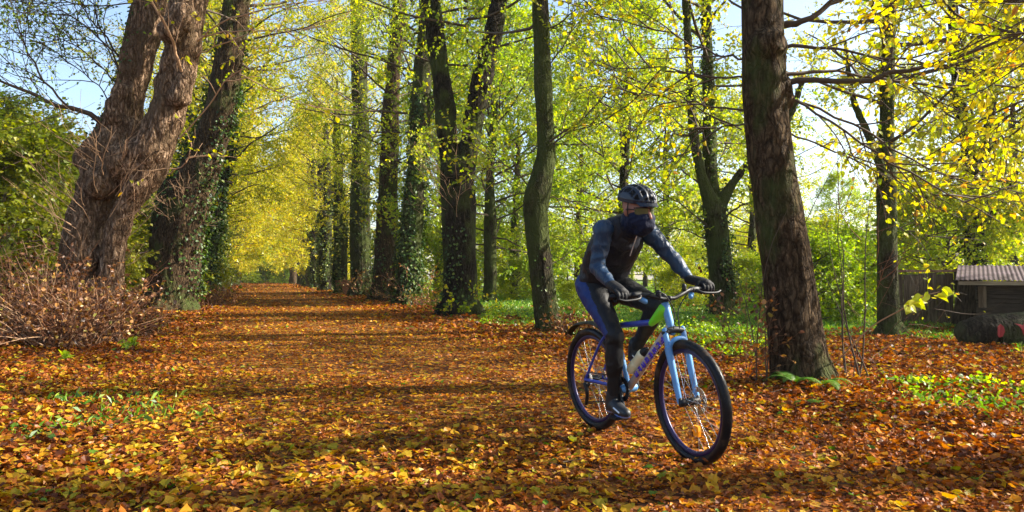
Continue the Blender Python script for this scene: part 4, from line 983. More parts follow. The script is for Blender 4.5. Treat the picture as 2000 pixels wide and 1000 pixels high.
# pale glasshouse and wire fence behind the meadow
mg = mat('pale_glazing', (.42, .50, .56, 1), .25, 0, .5); mw = mat('pale_frame', (.55, .55, .58, 1), .6)
for (px, D, wdt, lab) in ((1345, 62, 5.5, 'pale glasshouse seen above the cyclist left hand'), (1040, 66, 3.2, 'pale blue glasshouse behind the slender trunk')):
    x = (px-1000)/FPX*D; t = empty('glasshouse', (x, D, 0), lab, 'glasshouse')
    bmobj('glazing', box(0, 0, .9, wdt, 3, 1.9, .01), mg, t)
    bm = bmesh.new(); vs_ = [bm.verts.new(p) for p in ((-wdt/2-.05, -1.55, 1.86), (wdt/2+.05, -1.55, 1.86), (wdt/2+.05, 1.55, 1.86), (-wdt/2-.05, 1.55, 1.86), (-wdt/2-.05, 0, 2.8), (wdt/2+.05, 0, 2.8))]
    for f_ in ((0, 1, 5, 4), (2, 3, 4, 5), (3, 0, 4), (1, 2, 5), (3, 2, 1, 0)): bm.faces.new([vs_[k] for k in f_])
    bmobj('roof', bm, mg, t)
    k = -wdt/2
    while k <= wdt/2+.01: bmobj('glazing_bar', box(k, -1.53, .95, .07, .06, 1.95), mw, t); k += wdt/6
t = empty('wire_fence', (2, 44, 0), 'thin post-and-rail fence crossing the far side of the meadow', 'fence')
for k in range(15): bmobj('post', box(-4+k*1.8, 0, .6, .09, .09, 1.3, .01), M['board'], t)
for z in (.35, .8, 1.18): bmobj('rail', box(8.4, -.07, z, 25.2, .03, .05), M['board'], t)
# brick-coloured bench behind bushes
x, D = (1464-1000)/FPX*26, 26
t = empty('garden_bench', (x, D, 0), 'red-brown bench with a pale seat in the sun left of the thick trunk', 'bench')
mb_ = mat('redbrown_paint', (.22, .05, .05, 1), .6)
bmobj('backrest', box(0, .2, .66, 1.0, .04, .3, .01), mb_, t); bmobj('seat', box(0, 0, .42, 1.0, .40, .05, .01), M['board_pale'], t)
for q in (-.42, .42):
    for e in (-.16, .17): bmobj('leg', box(q, e, .2, .06, .06, .41, .006), mb_, t)
# brown box by the path
D = 45.5; x = (672-1000)/FPX*D
t = empty('storage_box', (x, D, 0), 'terracotta-brown box with a flat lid standing between the trunks beside the path', 'box')
mb2 = mat('terracotta_box', (.34, .12, .06, 1), .7); bn = noise(mb2, 3); lk(mb2, ramp(mb2, bn, [(.3, (.24, .08, .045, 1)), (.7, (.42, .17, .08, 1))]), mb2.node_tree.nodes['Principled BSDF'].inputs['Base Color'])
bm = box(0, 0, .36, .96, .6, .78, .03)
for v_ in bm.verts:
    if v_.co.z < .3: v_.co.x *= .9
bmobj('body', bm, mb2, t); bmobj('lid', box(0, 0, .80, 1.08, .68, .08, .02), mb2, t)

# ------------------------------------------------------------------ bicycle
HEAD = math.atan2(4.12-5.06, 1.033-.589)
def place(o):
    o.location = (.589, 5.06, -.004); o.rotation_euler = (rad(3.0), 0, HEAD)
M['blue_frame'] = mat('pale_blue_paint', (.08, .24, .50, 1), .3, 0, .6)
M['deep_blue'] = mat('deep_blue_paint', (.012, .035, .30, 1), .35, 0, .6)
M['lime'] = mat('lime_paint', (.16, .62, .02, 1), .4)
M['silver'] = mat('silver_paint', (.42, .36, .34, 1), .35, .3)
M['tyre'] = mat('tyre_rubber', (.006, .006, .008, 1), .8, 0, .2)
M['black'] = mat('black_metal', (.008, .008, .010, 1), .5, 0, .3)
M['rim'] = mat('black_rim', (.02, .012, .06, 1), .35, .2)
M['steel'] = mat('bright_steel', (.62, .62, .62, 1), .25, 1.)
M['violet'] = mat('violet_lettering', (.06, .02, .38, 1), .4)
M['orange'] = mat('orange_reflector', (1., .30, .01, 1), .35)
M['cream'] = mat('cream_bottle', (.72, .66, .42, 1), .4)
for k_, mud in (('blue_frame', .35), ('deep_blue', .35), ('tyre', .75), ('silver', .3)):
    m_ = M[k_]; b_ = m_.node_tree.nodes['Principled BSDF']; c0 = tuple(b_.inputs['Base Color'].default_value)
    nz = noise(m_, 11, (1, 1, 1), 8, .7)
    lk(m_, mixc(m_, ramp(m_, nz, [(.52, (0, 0, 0, 1)), (.66, (mud, mud, mud, 1))]), c0, (.09, .055, .03, 1)), b_.inputs['Base Color'])
    lk(m_, ramp(m_, nz, [(.4, (.28,)*3+(1,)), (.7, (.8,)*3+(1,))]), b_.inputs['Roughness'])
bike = empty('bicycle', (0, 0, 0), 'pale blue mountain bicycle with black tyres ridden over the fallen leaves', 'bicycle'); place(bike)
def pipe(name, pts, r, mt, parent=bike, sides=12, n=None, smooth=True):
    rows = [list(p)+[r if np.isscalar(r) else r[i]] for i, p in enumerate(pts)]
    V, F, T = chain_surface(rows, sides, n or (max(2, len(rows)) if len(rows) < 3 else len(rows)*5), smooth and len(rows) > 2)
    return mobj(name, raw_mesh(name, V, [F, T]), mt, parent)
AX_F, AX_R, BB = np.array([1.04, 0, .352]), np.array([0, 0, .352]), np.array([.43, 0, .345])
HT0, HT1 = np.array([.905, 0, .745]), np.array([.855, 0, .90]); SC = np.array([.305, 0, .76]); ST = np.array([.245, 0, .93])
fr = pipe('frame', [BB+[0, 0, 0], SC], .017, M['blue_frame'])
def fpipe(name, pts, r, mt, **k): return pipe(name, pts, r, mt, fr, **k)
fpipe('down_tube', [HT0+[-.012, 0, .03], BB], .025, M['silver'])
fpipe('top_tube', [SC+[0, 0, -.02], (HT1+HT0)/2+[-.16, 0, -.035]], .019, M['deep_blue'])
fpipe('top_tube_front', [(HT1+HT0)/2+[-.17, 0, -.04], HT1+[-.012, 0, -.03]], [.021, .040], M['lime'])
fpipe('head_tube', [HT0, HT1], .024, M['blue_frame']); fpipe('bottom_bracket', [BB-[0, .04, 0], BB+[0, .04, 0]], .028, M['blue_frame'])
for s_ in (-1, 1):
    fpipe('chain_stay', [BB+[-.02, s_*.03, 0], AX_R+[.2, s_*.055, .0], AX_R+[.0, s_*.067, 0]], .011, M['deep_blue'])
    fpipe('seat_stay', [SC+[0, s_*.018, -.03], AX_R+[.2, s_*.055, .27], AX_R+[0, s_*.067, 0]], .009, M['deep_blue'])
# lettering blocks on the camera side of the down tube (unreadable violet capitals in the photo)
dv = norm(BB-HT0); up_ = norm(np.cross(dv, [0, 1., 0]))
for k in range(8):
    c = HT0+dv*(.09+k*.052); w_ = .019
    bars = [[(-.6, -1), (-.6, 1)], [(-.6, 1), (.6, .9)], [(-.6, 0), (.5, 0)], [(.6, -1), (.6, 1)], [(-.6, -1), (.6, -1)]]
    use = [(0, 1, 2), (0, 4, 1), (0, 2, 3), (0, 1, 2, 4), (0, 3, 4), (0, 3, 1), (0, 2, 4), (0, 1, 3)][k]
    T_ = []
    for u in use:
        p = [c+dv*a*.017+up_*bb_*.015+np.array([0, -.0235, 0]) for a, bb_ in bars[u]]
        V, F = tubes(np.array([p]), np.full((1, 2), .0062), 6); T_.append((V, F))
    mobj('lettering', raw_mesh('lettering', *join(T_)), M['violet'], fr)
pipe('seat_post', [SC+[.008, 0, -.02], ST], .014, M['black'])
sad = [[.10, 0, .965, .055], [.16, 0, .968, .060], [.24, 0, .958, .040], [.34, 0, .955, .022], [.385, 0, .95, .018]]
V, F, T = chain_surface(sad, 14, 20, True, ((0, 1, 0), 1.3)); V[:, 2] = .96+(V[:, 2]-.96)*.45
mobj('saddle', raw_mesh('saddle', V, [F, T]), M['black'], bike)
STEER = rad(-4.0); sa = norm(HT1-HT0)
def steer(p):
    v = np.asarray(p, float)-HT0; c, s_ = math.cos(STEER), math.sin(STEER)
    return v*c+np.cross(np.broadcast_to(sa, v.shape), v)*s_+(v@sa)[..., None]*sa*(1-c)+HT0 if v.ndim > 1 else v*c+np.cross(sa, v)*s_+sa*(v@sa)*(1-c)+HT0
def wheel(c, tf, front):
    wh = pipe('front_wheel' if front else 'rear_wheel', [tf(c+[0, -.05, 0]), tf(c+[0, .05, 0])], .022, M['black'])
    def ring(name, R, r, asp, mt, knob=False, ns=120):
        a = np.arange(ns)*2*PI/ns; b_ = np.arange(16)*2*PI/16
        A_, B_ = np.meshgrid(a, b_, indexing='ij')
        rr = r*np.ones_like(A_)
        if knob: rr = rr*(1+.10*((np.arange(ns)[:, None] % 2 == 0) & (np.cos(B_) > .15)))
        V = np.stack([c[0]+np.cos(A_)*(R+rr*np.cos(B_)*asp), rr*np.sin(B_), c[2]+np.sin(A_)*(R+rr*np.cos(B_)*asp)], -1).reshape(-1, 3)
        i, j = np.meshgrid(np.arange(ns), np.arange(16), indexing='ij'); i, j = i.ravel(), j.ravel()
        F = np.stack([i*16+j, ((i+1) % ns)*16+j, ((i+1) % ns)*16+(j+1) % 16, i*16+(j+1) % 16], -1)
        return mobj(name, raw_mesh(name, tf(V), F), mt, wh)
    ring('tyre', .326, .026, 1., M['tyre'], True, 160); ring('rim', .292, .013, 1.15, M['rim'])
    P = []
    for k in range(32):
        a = k*2*PI/32; s_ = 1 if k % 2 else -1; a2 = a+(.9 if k % 4 < 2 else -.9)
        P.append([[c[0]+math.cos(a2)*.024, s_*.032, c[2]+math.sin(a2)*.024], [c[0]+math.cos(a)*.285, 0, c[2]+math.sin(a)*.285]])
    P = np.array(P); V, F = tubes(P, np.full(P.shape[:2], .0013), 4)
    mobj('spokes', raw_mesh('spokes', tf(V), F), M['steel'], wh)
    return wh
ident = lambda p: np.asarray(p, float)
wf = wheel(AX_F, steer, True); wr = wheel(AX_R, ident, False)
def disc(name, c, y, R, th, mt, parent, tf, holes=False, tooth=0):
    ns = 96; a = np.arange(ns)*2*PI/ns; Rr = R*(1+tooth*(np.arange(ns) % 4 < 2))
    V = []
    for yy in (y-th/2, y+th/2):
        V += [[c[0]+math.cos(q)*r_, yy, c[2]+math.sin(q)*r_] for q, r_ in zip(a, Rr)]+[[c[0]+math.cos(q)*R*.62, yy, c[2]+math.sin(q)*R*.62] for q in a]
    F = []; j = np.arange(ns); k = (j+1) % ns
    F = np.vstack([np.stack([j, k, ns+k, ns+j], -1), np.stack([2*ns+k, 2*ns+j, 3*ns+j, 3*ns+k], -1), np.stack([k, j, 2*ns+j, 2*ns+k], -1), np.stack([ns+j, ns+k, 3*ns+k, 3*ns+j], -1)])
    return mobj(name, raw_mesh(name, tf(np.array(V)), F, False), mt, parent)
disc('brake_disc', AX_F, .055, .08, .003, M['steel'], wf, steer); disc('brake_disc', AX_R, .055, .08, .003, M['steel'], wr, ident)
disc('sprocket', AX_R, -.05, .055, .018, M['steel'], wr, ident, tooth=.05)
rp = [steer(AX_F+np.array([.055+a, -.014, -.155+b_])) for a, b_ in ((-.022, -.03), (.022, -.03), (.026, 0), (.022, .03), (-.022, .03), (-.026, 0))]
rp2 = [steer(AX_F+np.array([.055+a, .004, -.155+b_])) for a, b_ in ((-.022, -.03), (.022, -.03), (.026, 0), (.022, .03), (-.022, .03), (-.026, 0))]
me = bpy.data.meshes.new('reflector'); me.from_pydata(rp+rp2, [], [list(range(6)), list(range(6, 12))[::-1]]+[[k, k+6, (k+1) % 6+6, (k+1) % 6] for k in range(6)]); mobj('reflector', me, M['orange'], wf)
# fork
fk = pipe('fork', [steer(HT0+[.018, -.062, .0]), steer(HT0+[.018, 0, .012]), steer(HT0+[.018, .062, .0])], .020, M['black'])
for s_ in (-1, 1):
    top = HT0+np.array([.018, s_*.062, .012]); low = AX_F+np.array([-.012, s_*.060, .0]); mid = top+(low-top)*.26
    pipe('stanchion', [steer(top), steer(mid)], .0165, M['blue_frame'], fk)
    pipe('fork_leg', [steer(mid), steer(top+(low-top)*.32), steer(low)], [.023, .022, .016], M['blue_frame'], fk)
    pipe('dropout', [steer(low+[0, 0, .02]), steer(AX_F+[0, s_*.06, -.01])], .014, M['black'], fk)
am = HT0+(AX_F-HT0)*.27
pipe('fork_arch', [steer(am+[.0, -.060, -.01]), steer(am+[.028, -.045, .055]), steer(am+[.034, 0, .072]), steer(am+[.028, .045, .055]), steer(am+[0, .060, -.01])], .013, M['blue_frame'], fk)
pipe('brake_caliper', [steer(AX_F+[-.05, .066, .10]), steer(AX_F+[-.06, .066, .04])], .018, M['black'], fk)
# bar, stem, controls
BC = HT1+sa*.030+np.array([.055, 0, .010])
pipe('stem', [HT1, HT1+sa*.05], .021, M['black']); pipe('stem_clamp', [steer(HT1+sa*.035), steer(BC)], .018, M['black'])
HL, HR = np.array([.765, .325, 1.020]), np.array([.765, -.285, 1.005])
def barpt(y): return np.array([BC[0]-.05*sstep(.05, .3, abs(y))-.02*abs(y)/.3, y, BC[2]+.035*float(sstep(.04, .15, abs(y)))])
barp = [steer(barpt(y)) for y in (-.34, -.25, -.16, -.09, -.04, 0, .04, .09, .16, .25, .36)]
hb = pipe('handlebar', barp, .0125, M['black'])
pipe('grip', [barp[0], steer(barpt(-.22))], .017, M['tyre'], hb); pipe('grip', [steer(barpt(.24)), barp[-1]], .017, M['tyre'], hb)
for s_, y0 in ((-1, .19), (1, .21)):
    q = steer(barpt(s_*y0))
    pipe('lever_clamp', [q-[0, .02, 0], q+[0, .02, 0]], .020, M['black'], hb)
    pipe('brake_lever', [q+[.03, 0, -.005], q+[.055, s_*.03, -.02], q+[.060, s_*.12, -.025], q+[.052, s_*.16, -.015]], [.010, .008, .007, .006], M['black'], hb)
    pipe('shifter', [q+[-.0, -s_*.02, -.025], q+[.02, -s_*.04, -.04]], .016, M['blue_frame'], hb)
    pipe('cable', [q+[.03, -s_*.02, -.01], q+[.10, -s_*.10, .01], q+[.09, -s_*.19, -.10], steer(HT0+[.05, s_*.02, .02])], .003, M['black'], hb)
pipe('bell', [steer(barpt(-.07))+[0, 0, .012], steer(barpt(-.07))+[0, 0, .035]], .016, M['black'], hb)
pipe('bell', [steer(barpt(.12))+[0, 0, .012], steer(barpt(.12))+[0, 0, .035]], .014, M['black'], hb)
# drivetrain
CA = rad(-70); cv = np.array([math.cos(CA), 0, math.sin(CA)])
PR = BB+cv*.172+[0, -.09, 0]; PL = BB-cv*.172+[0, .09, 0]
ck = disc('chainset', BB, -.052, .078, .006, M['black'], bike, ident, tooth=.03)
for s_, pp in ((-1, PR), (1, PL)):
    pipe('crank_arm', [BB+[0, s_*.07, 0], pp+[0, -s_*.015, 0]], [.014, .011], M['black'], ck)
    bm = box(*(pp+[0, s_*.045, 0]), .09, .085, .018, .004); bmobj('pedal', bm, M['black'], ck)
ch = [[AX_R[0], -.052, AX_R[2]+.05], [BB[0], -.052, BB[2]+.078]]; ch2 = [[AX_R[0]-.01, -.052, AX_R[2]-.16], [BB[0], -.052, BB[2]-.078]]
pipe('chain', ch, .0045, M['black'], ck); pipe('chain_return', ch2, .0045, M['black'], ck)
pipe('derailleur', [AX_R+[.01, -.075, -.03], AX_R+[.03, -.075, -.09], AX_R+[-.005, -.065, -.17]], [.016, .013, .012], M['black'])
# mudguard and bottle
a = np.linspace(rad(50), rad(150), 20); Vg = []
for q in a: Vg += [[math.cos(q)*.385+.0, w_, .352+math.sin(q)*.385+.018*(1-abs(w_)/.03)+max(0, q-rad(105))*.10] for w_ in (-.03, -.015, 0, .015, .03)]
Vg = np.array(Vg); i = np.arange(19*5).reshape(-1, 5)[:, :-1].ravel(); Fg = np.stack([i, i+1, i+6, i+5], -1)
mobj('mudguard', raw_mesh('mudguard', np.vstack([Vg, Vg+[0, 0, .003]]), np.vstack([Fg[:, ::-1], Fg+len(Vg)])), M['black'], bike)
bc = HT0+dv*.40-up_*0; nrm = np.cross(dv, [0, 1, 0]); nrm = nrm if nrm[2] > 0 else -nrm
bt = pipe('bottle_cage', [bc+nrm*.03-dv*.09, bc+nrm*.03+dv*.09], .008, M['black'])
b0 = bc+nrm*.068
pipe('bottle', [b0+dv*.10, b0+dv*.04, b0+dv*.02, b0-dv*.055, b0-dv*.075], [.036, .037, .033, .037, .030], M['cream'], bt, 20, 30, True)
pipe('bottle_cap', [b0-dv*.08, b0-dv*.105, b0-dv*.125], [.030, .024, .012], M['black'], bt, 16, 12)

# ------------------------------------------------------------------ the rider (in the bicycle's own space: x forward, y to the rider's left)
def fabric(name, color, scale=18, amt=.012, rough=.8, c2=None):
    m = mat(name, color, rough, 0, .3); n = noise(m, scale, (1, 1, .45), 4, .55, .8); bump(m, n, amt, .9)
    if c2: lk(m, ramp(m, noise(m, 7, (1, 1, 1), 3), [(.4, color), (.62, c2)]), m.node_tree.nodes['Principled BSDF'].inputs['Base Color'])
    return m
M['skin'] = mat('skin', (.28, .12, .08, 1), .55); M['skin'].node_tree.nodes['Principled BSDF'].inputs['Subsurface Weight'].default_value = .08
M['vest'] = fabric('dark_vest', (.005, .006, .011, 1), 14, .02, .5, (.010, .012, .020, 1))
M['sleeve'] = fabric('steel_blue_sleeve', (.010, .026, .058, 1), 16, .02, .45, (.016, .040, .082, 1))
M['tights'] = fabric('black_tights', (.0045, .0045, .006, 1), 22, .010, .6)
M['panel'] = fabric('blue_tights_panel', (.002, .018, .12, 1), 22, .008, .55)
M['glove'] = fabric('black_glove', (.006, .006, .008, 1), 40, .005, .7)
M['buff'] = fabric('navy_buff', (.003, .006, .026, 1), 26, .012, .8)
M['helmet'] = mat('navy_helmet', (.006, .012, .028, 1), .42, 0, .4); M['hole'] = mat('helmet_vent', (.003, .003, .004, 1), .9)
M['hel_glint'] = mat('helmet_painted_highlight', (.5, .52, .55, 1), .3)  # pale grey painted in for the sun's highlight on the dark shell
M['lens'] = mat('smoky_green_lens', (.06, .08, .04, 1), .08, .2, .9)
M['shoe'] = mat('black_shoe', (.012, .014, .018, 1), .5); M['sole'] = mat('blue_white_sole', (.12, .22, .6, 1), .5); M['stripe'] = mat('pale_shoe_stripe', (.7, .75, .8, 1), .5)
me_ = empty('person', (0, 0, 0), 'cyclist in navy helmet, face scarf, dark vest, blue sleeves and black tights riding the bicycle', 'person'); place(me_)
_hc = np.array([.585, 0, 1.54]); _nod, _yaw = rad(9), rad(4); _hs = np.array([.035, 0, -.072])
def headtf(P):
    v = np.asarray(P, float)-_hc; c, s_ = math.cos(_nod), math.sin(_nod)
    v = np.stack([v[..., 0]*c+v[..., 2]*s_, v[..., 1], -v[..., 0]*s_+v[..., 2]*c], -1)
    c, s_ = math.cos(_yaw), math.sin(_yaw)
    return np.stack([v[..., 0]*c-v[..., 1]*s_, v[..., 0]*s_+v[..., 1]*c, v[..., 2]], -1)+_hc+_hs
def hsurf(q): return (headtf(q[0]), q[1], q[2])
HIPR, HIPL = (.17, -.095, 1.0), (.17, .095, 1.0)
KNR, KNL = (.47, -.115, .695), (.60, .125, .875)
AKR, AKL = (.405, -.105, .285), (.365, .115, .585)
SHR_, SHL = (.475, -.165, 1.375), (.455, .185, 1.36)
ELR, ELL = (.445, -.205, 1.130), (.595, .285, 1.160)
WRR, WRL = (.685, -.255, 1.030), (.700, .315, 1.032)
NK = (.53, .01, 1.41)
def cr(pts): return [list(p)+[r] for p, r in pts]
A3 = lambda p, q, t: tuple(np.array(p)*(1-t)+np.array(q)*t)
def legchain(h, k, a, g):
    return cr([(A3(h, k, -.05), .098*g), (A3(h, k, .25), .094*g), (A3(h, k, .6), .076*g), (A3(h, k, .9), .062*g), (k, .060*g), (A3(k, a, .15), .056*g), (A3(k, a, .38), .058*g), (A3(k, a, .7), .044*g), (a, .038*g)])
def armchain(s, e, w_, g):
    return cr([(s, .064*g), (A3(s, e, .35), .056*g), (A3(s, e, .8), .047*g), (e, .046*g), (A3(e, w_, .25), .045*g), (A3(e, w_, .7), .034*g), (w_, .028*g)])
torso = cr([((.165, 0, .97), .122), ((.19, 0, 1.06), .120), ((.25, 0, 1.16), .122), ((.335, 0, 1.25), .128), ((.415, .005, 1.32), .118), ((.475, .01, 1.37), .082)])
def torso_surf(g=1.):
    return chain_surface([r[:3]+[r[3]*g] for r in torso], 24, 40, True, ((0, 1, 0), 1.42))
neck = cr([((.48, .01, 1.37), .062), (NK, .056), ((.59, .0, 1.45), .058)])
head = [chain_surface(cr([((.563, 0, 1.585), .092), ((.60, 0, 1.555), .090)]), 22, 6, False, ((0, 1, 0), .86)),
        chain_surface(cr([((.605, 0, 1.52), .066), ((.62, 0, 1.485), .046), ((.63, 0, 1.46), .028)]), 18, 10, True, ((0, 1, 0), 1.0)),
        chain_surface(cr([((.682, 0, 1.560), .009), ((.703, 0, 1.530), .012), ((.708, 0, 1.517), .0145)]), 12, 8, True),
        chain_surface(cr([((.675, -.03, 1.575), .012), ((.682, 0, 1.578), .010), ((.675, .03, 1.575), .012)]), 10, 8, True),
        chain_surface(cr([((.575, -.078, 1.565), .010), ((.57, -.086, 1.545), .014), ((.578, -.080, 1.520), .009)]), 10, 8, True),
        chain_surface(cr([((.575, .078, 1.565), .010), ((.57, .086, 1.545), .014), ((.578, .080, 1.520), .009)]), 10, 8, True),
        chain_surface(cr([((.650, -.02, 1.478), .011), ((.658, 0, 1.476), .013), ((.650, .02, 1.478), .011)]), 10, 8, True)]
body = [torso_surf(.86), chain_surface(neck, 18, 12, True)]+[hsurf(q) for q in head]
for q in ((HIPR, KNR, AKR), (HIPL, KNL, AKL)): body.append(chain_surface(legchain(*q, .76), 18, 40))
for q in ((SHR_, ELR, WRR), (SHL, ELL, WRL)): body.append(chain_surface(armchain(*q, .72), 16, 36))
def foot(a, toe, g=1., w_=1.):
    a, toe = np.array(a), np.array(toe); d = norm(toe-a*1.); heel = a+np.array([-.045, 0, -.065])
    return [list(heel)+[.034*g], list(A3(heel, toe, .35)+np.array([0, 0, .012]))+[.043*g], list(A3(heel, toe, .7))+[.038*g], list(toe)+[.027*g]]
TOR, TOL = (PR[0]+.075, PR[1]-.03, PR[2]+.035), (PL[0]+.05, PL[1]+.03, PL[2]+.01)
def shoe_rows(a, toe, g=1.):
    a = np.array(a); toe = np.array(toe)
    heel = a+np.array([-.035, 0, -.06]); 
    return [chain_surface([list(heel)+[.038*g], list(A3(heel, toe, .33)+np.array([0, 0, .02]))+[.044*g], list(A3(heel, toe, .68))+[.042*g], list(toe)+[.032*g]], 18, 24, True, ((0, 1, 0), 1.0)),
            chain_surface([list(a+np.array([0, 0, .035]))+[.046*g], list(A3(a, heel, .6))+[.044*g]], 16, 8, False)]
body += shoe_rows(AKR, TOR, .8)+shoe_rows(AKL, TOL, .8)
# hands closed round the grips
def hand(wr_, gp, side, g=1.):
    """palm above the grip, four fingers curling forward and under it, the thumb inside"""
    wr_, gp = np.array(wr_, float), np.array(gp, float); S_ = []
    f = np.array([.95, 0, -.30]); f /= np.linalg.norm(f); y = np.array([0, 1., 0]); u = np.cross(f, y); u = u if u[2] > 0 else -u
    pc = gp+u*.030-f*.012
    S_.append(chain_surface(cr([(tuple(wr_), .030*g), (tuple(A3(wr_, pc, .6)), .031*g), (tuple(pc+f*.012), .027*g)]), 16, 14, True, ((0, 1, 0), 1.28)))
    for i, (off, ln, r_) in enumerate(((-.034, .92, .0098), (-.011, 1., .0105), (.012, .97, .0102), (.034, .82, .0088))):
        c = gp+y*(side*-off); pts = []
        for t_, q in enumerate((115, 70, 25, -25, -75, -115)):
            a_ = rad(q); rr_ = .030 if t_ else .034
            pts.append((tuple(c+f*math.cos(a_)*rr_*ln+u*math.sin(a_)*rr_), r_*g*(1.1-.05*t_)))
        S_.append(chain_surface(cr(pts), 10, 22))
    th = gp-y*side*.045
    S_.append(chain_surface(cr([(tuple(pc-y*side*.028-f*.02), .014*g), (tuple(th+u*.020-f*.022), .013*g), (tuple(th-y*side*.012-u*.008-f*.024), .0115*g), (tuple(th-y*side*.004-u*.024-f*.006), .010*g)]), 10, 16))
    return S_
GPR, GPL = steer(barpt(-.285)), steer(barpt(.315))
body += hand(WRR, GPR, -1, .66)+hand(WRL, GPL, 1, .66)
solid('body', body, .0075, M['skin'], me_, 2)
for wr_, gp, s_ in ((WRR, GPR, -1), (WRL, GPL, 1)): solid('glove', hand(wr_, gp, s_, 1.), .0045, M['glove'], me_, 1)
def wrinkle(amp, f=14): return lambda c: amp*(1.3-2.6*np.abs(vnoise(c[:, 0]*f*.8+c[:, 2]*f*.5, c[:, 1]*f*.7+2, c[:, 2]*f*1.5-c[:, 0]*f*.5))+.7*vnoise(c[:, 0]*f*2, c[:, 1]*f*2, c[:, 2]*f*2.4)-.3)
tg = [chain_surface([[.16, 0, .975, .122], [.195, 0, 1.05, .112]], 24, 8, False, ((0, 1, 0), 1.42))]
for q in ((HIPR, KNR, AKR), (HIPL, KNL, AKL)): tg.append(chain_surface(legchain(*q, 1.0), 20, 44))
to = solid('tights', tg, .010, [M['tights'], M['panel']], me_, 3, wrinkle(.003))
cen = np.empty(len(to.data.polygons)*3, np.float32); to.data.polygons.foreach_get('center', cen); cen = cen.reshape(-1, 3)
idx = np.zeros(len(cen), np.int32)
for h_, k_, s_ in ((HIPR, KNR, -1), (HIPL, KNL, 1)):
    h_, k_ = np.array(h_), np.array(k_); d = norm(k_-h_); rel = cen-h_; tt = rel@d/np.linalg.norm(k_-h_); lat = rel-(rel@d)[:, None]*d
    back = lat@norm(np.cross(d, [0, 1., 0])*np.sign(np.cross(d, [0, 1., 0])[0]))
    sel = (tt > -.35) & (tt < .98) & (s_*rel[:, 1] > .0+.03*np.clip(tt, 0, 1)) & (back < .075-.055*tt) & (back > -.10+.02*tt)
    idx[sel] = 1
to.data.polygons.foreach_set('material_index', idx)
vs2 = [torso_surf(1.03), chain_surface([[.463, -.10, 1.38, .062], [.47, 0, 1.40, .07], [.455, .12, 1.37, .062]], 16, 12), chain_surface([[.15, 0, .985, .118], [.20, 0, 1.04, .118]], 20, 6, False, ((0, 1, 0), 1.42))]
solid('vest', vs2, .010, M['vest'], me_, 3, wrinkle(.006, 11))
solid('collar', [chain_surface([[.48, .01, 1.37, .095], [.52, .01, 1.395, .088], [.555, .01, 1.42, .080]], 20, 10)], .008, M['vest'], me_, 2, wrinkle(.003, 22))
for s_, e_, w__ in ((SHR_, ELR, WRR), (SHL, ELL, WRL)):
    solid('sleeve', [chain_surface(armchain(s_, e_, w__, 1.02), 20, 44)], .0075, M['sleeve'], me_, 2, wrinkle(.0045, 15))
# scarf over mouth and chin
solid('face_scarf', [hsurf(chain_surface(cr([((.614, 0, 1.502), .086), ((.650, 0, 1.478), .072), ((.630, 0, 1.448), .056)]), 20, 12, True, ((0, 1, 0), 1.02))),
                     hsurf(chain_surface(cr([((.575, 0, 1.51), .078), ((.565, .0, 1.46), .070)]), 20, 8, False)),
                     chain_surface(cr([((.59, 0, 1.44), .072), ((.55, .005, 1.405), .078), ((.53, .01, 1.385), .082)]), 20, 14, True)], .007, M['buff'], me_, 2, wrinkle(.004, 24))
pipe('zip_pull', [(.625, .01, 1.372), (.642, .03, 1.362)], .004, M['stripe'], me_)
pipe('zip', [(.605, .01, 1.36), (.575, .005, 1.30), (.515, .0, 1.20)], .0035, M['silver'], me_)
# sunglasses
sg = None
for s_ in (-1, 1):
    V = []
    for i, a in enumerate(np.linspace(.10, 1.02, 12)):
        for j, h_ in enumerate(np.linspace(-1, 1, 6)):
            hh = .021*(1-.35*((a-.5)/.55)**2)*h_
            V.append([.60+.096*math.cos(a), s_*.088*math.sin(a), 1.554+hh-.003*a])
    V = headtf(np.array(V)); i = np.arange(11*6).reshape(-1, 6)[:, :-1].ravel(); F = np.stack([i, i+1, i+7, i+6], -1)
    if s_ > 0: F = F[:, ::-1]
    Vi = V+np.array([-.003, 0, 0]); n_ = len(V)
    o = mobj('lens' if sg else 'sunglasses', raw_mesh('lens', np.vstack([V, Vi]), np.vstack([F, F[:, ::-1]+n_])), M['lens'], sg or me_)
    sg = sg or o
    pipe('glasses_arm', [headtf(q) for q in ((.645, s_*.078, 1.562), (.60, s_*.088, 1.562), (.56, s_*.086, 1.556))], .003, M['black'], sg)
pipe('glasses_brow', [headtf(q) for q in ((.645, -.078, 1.572), (.688, -.035, 1.576), (.697, 0, 1.574), (.688, .035, 1.576), (.645, .078, 1.572))], .0035, M['black'], sg)
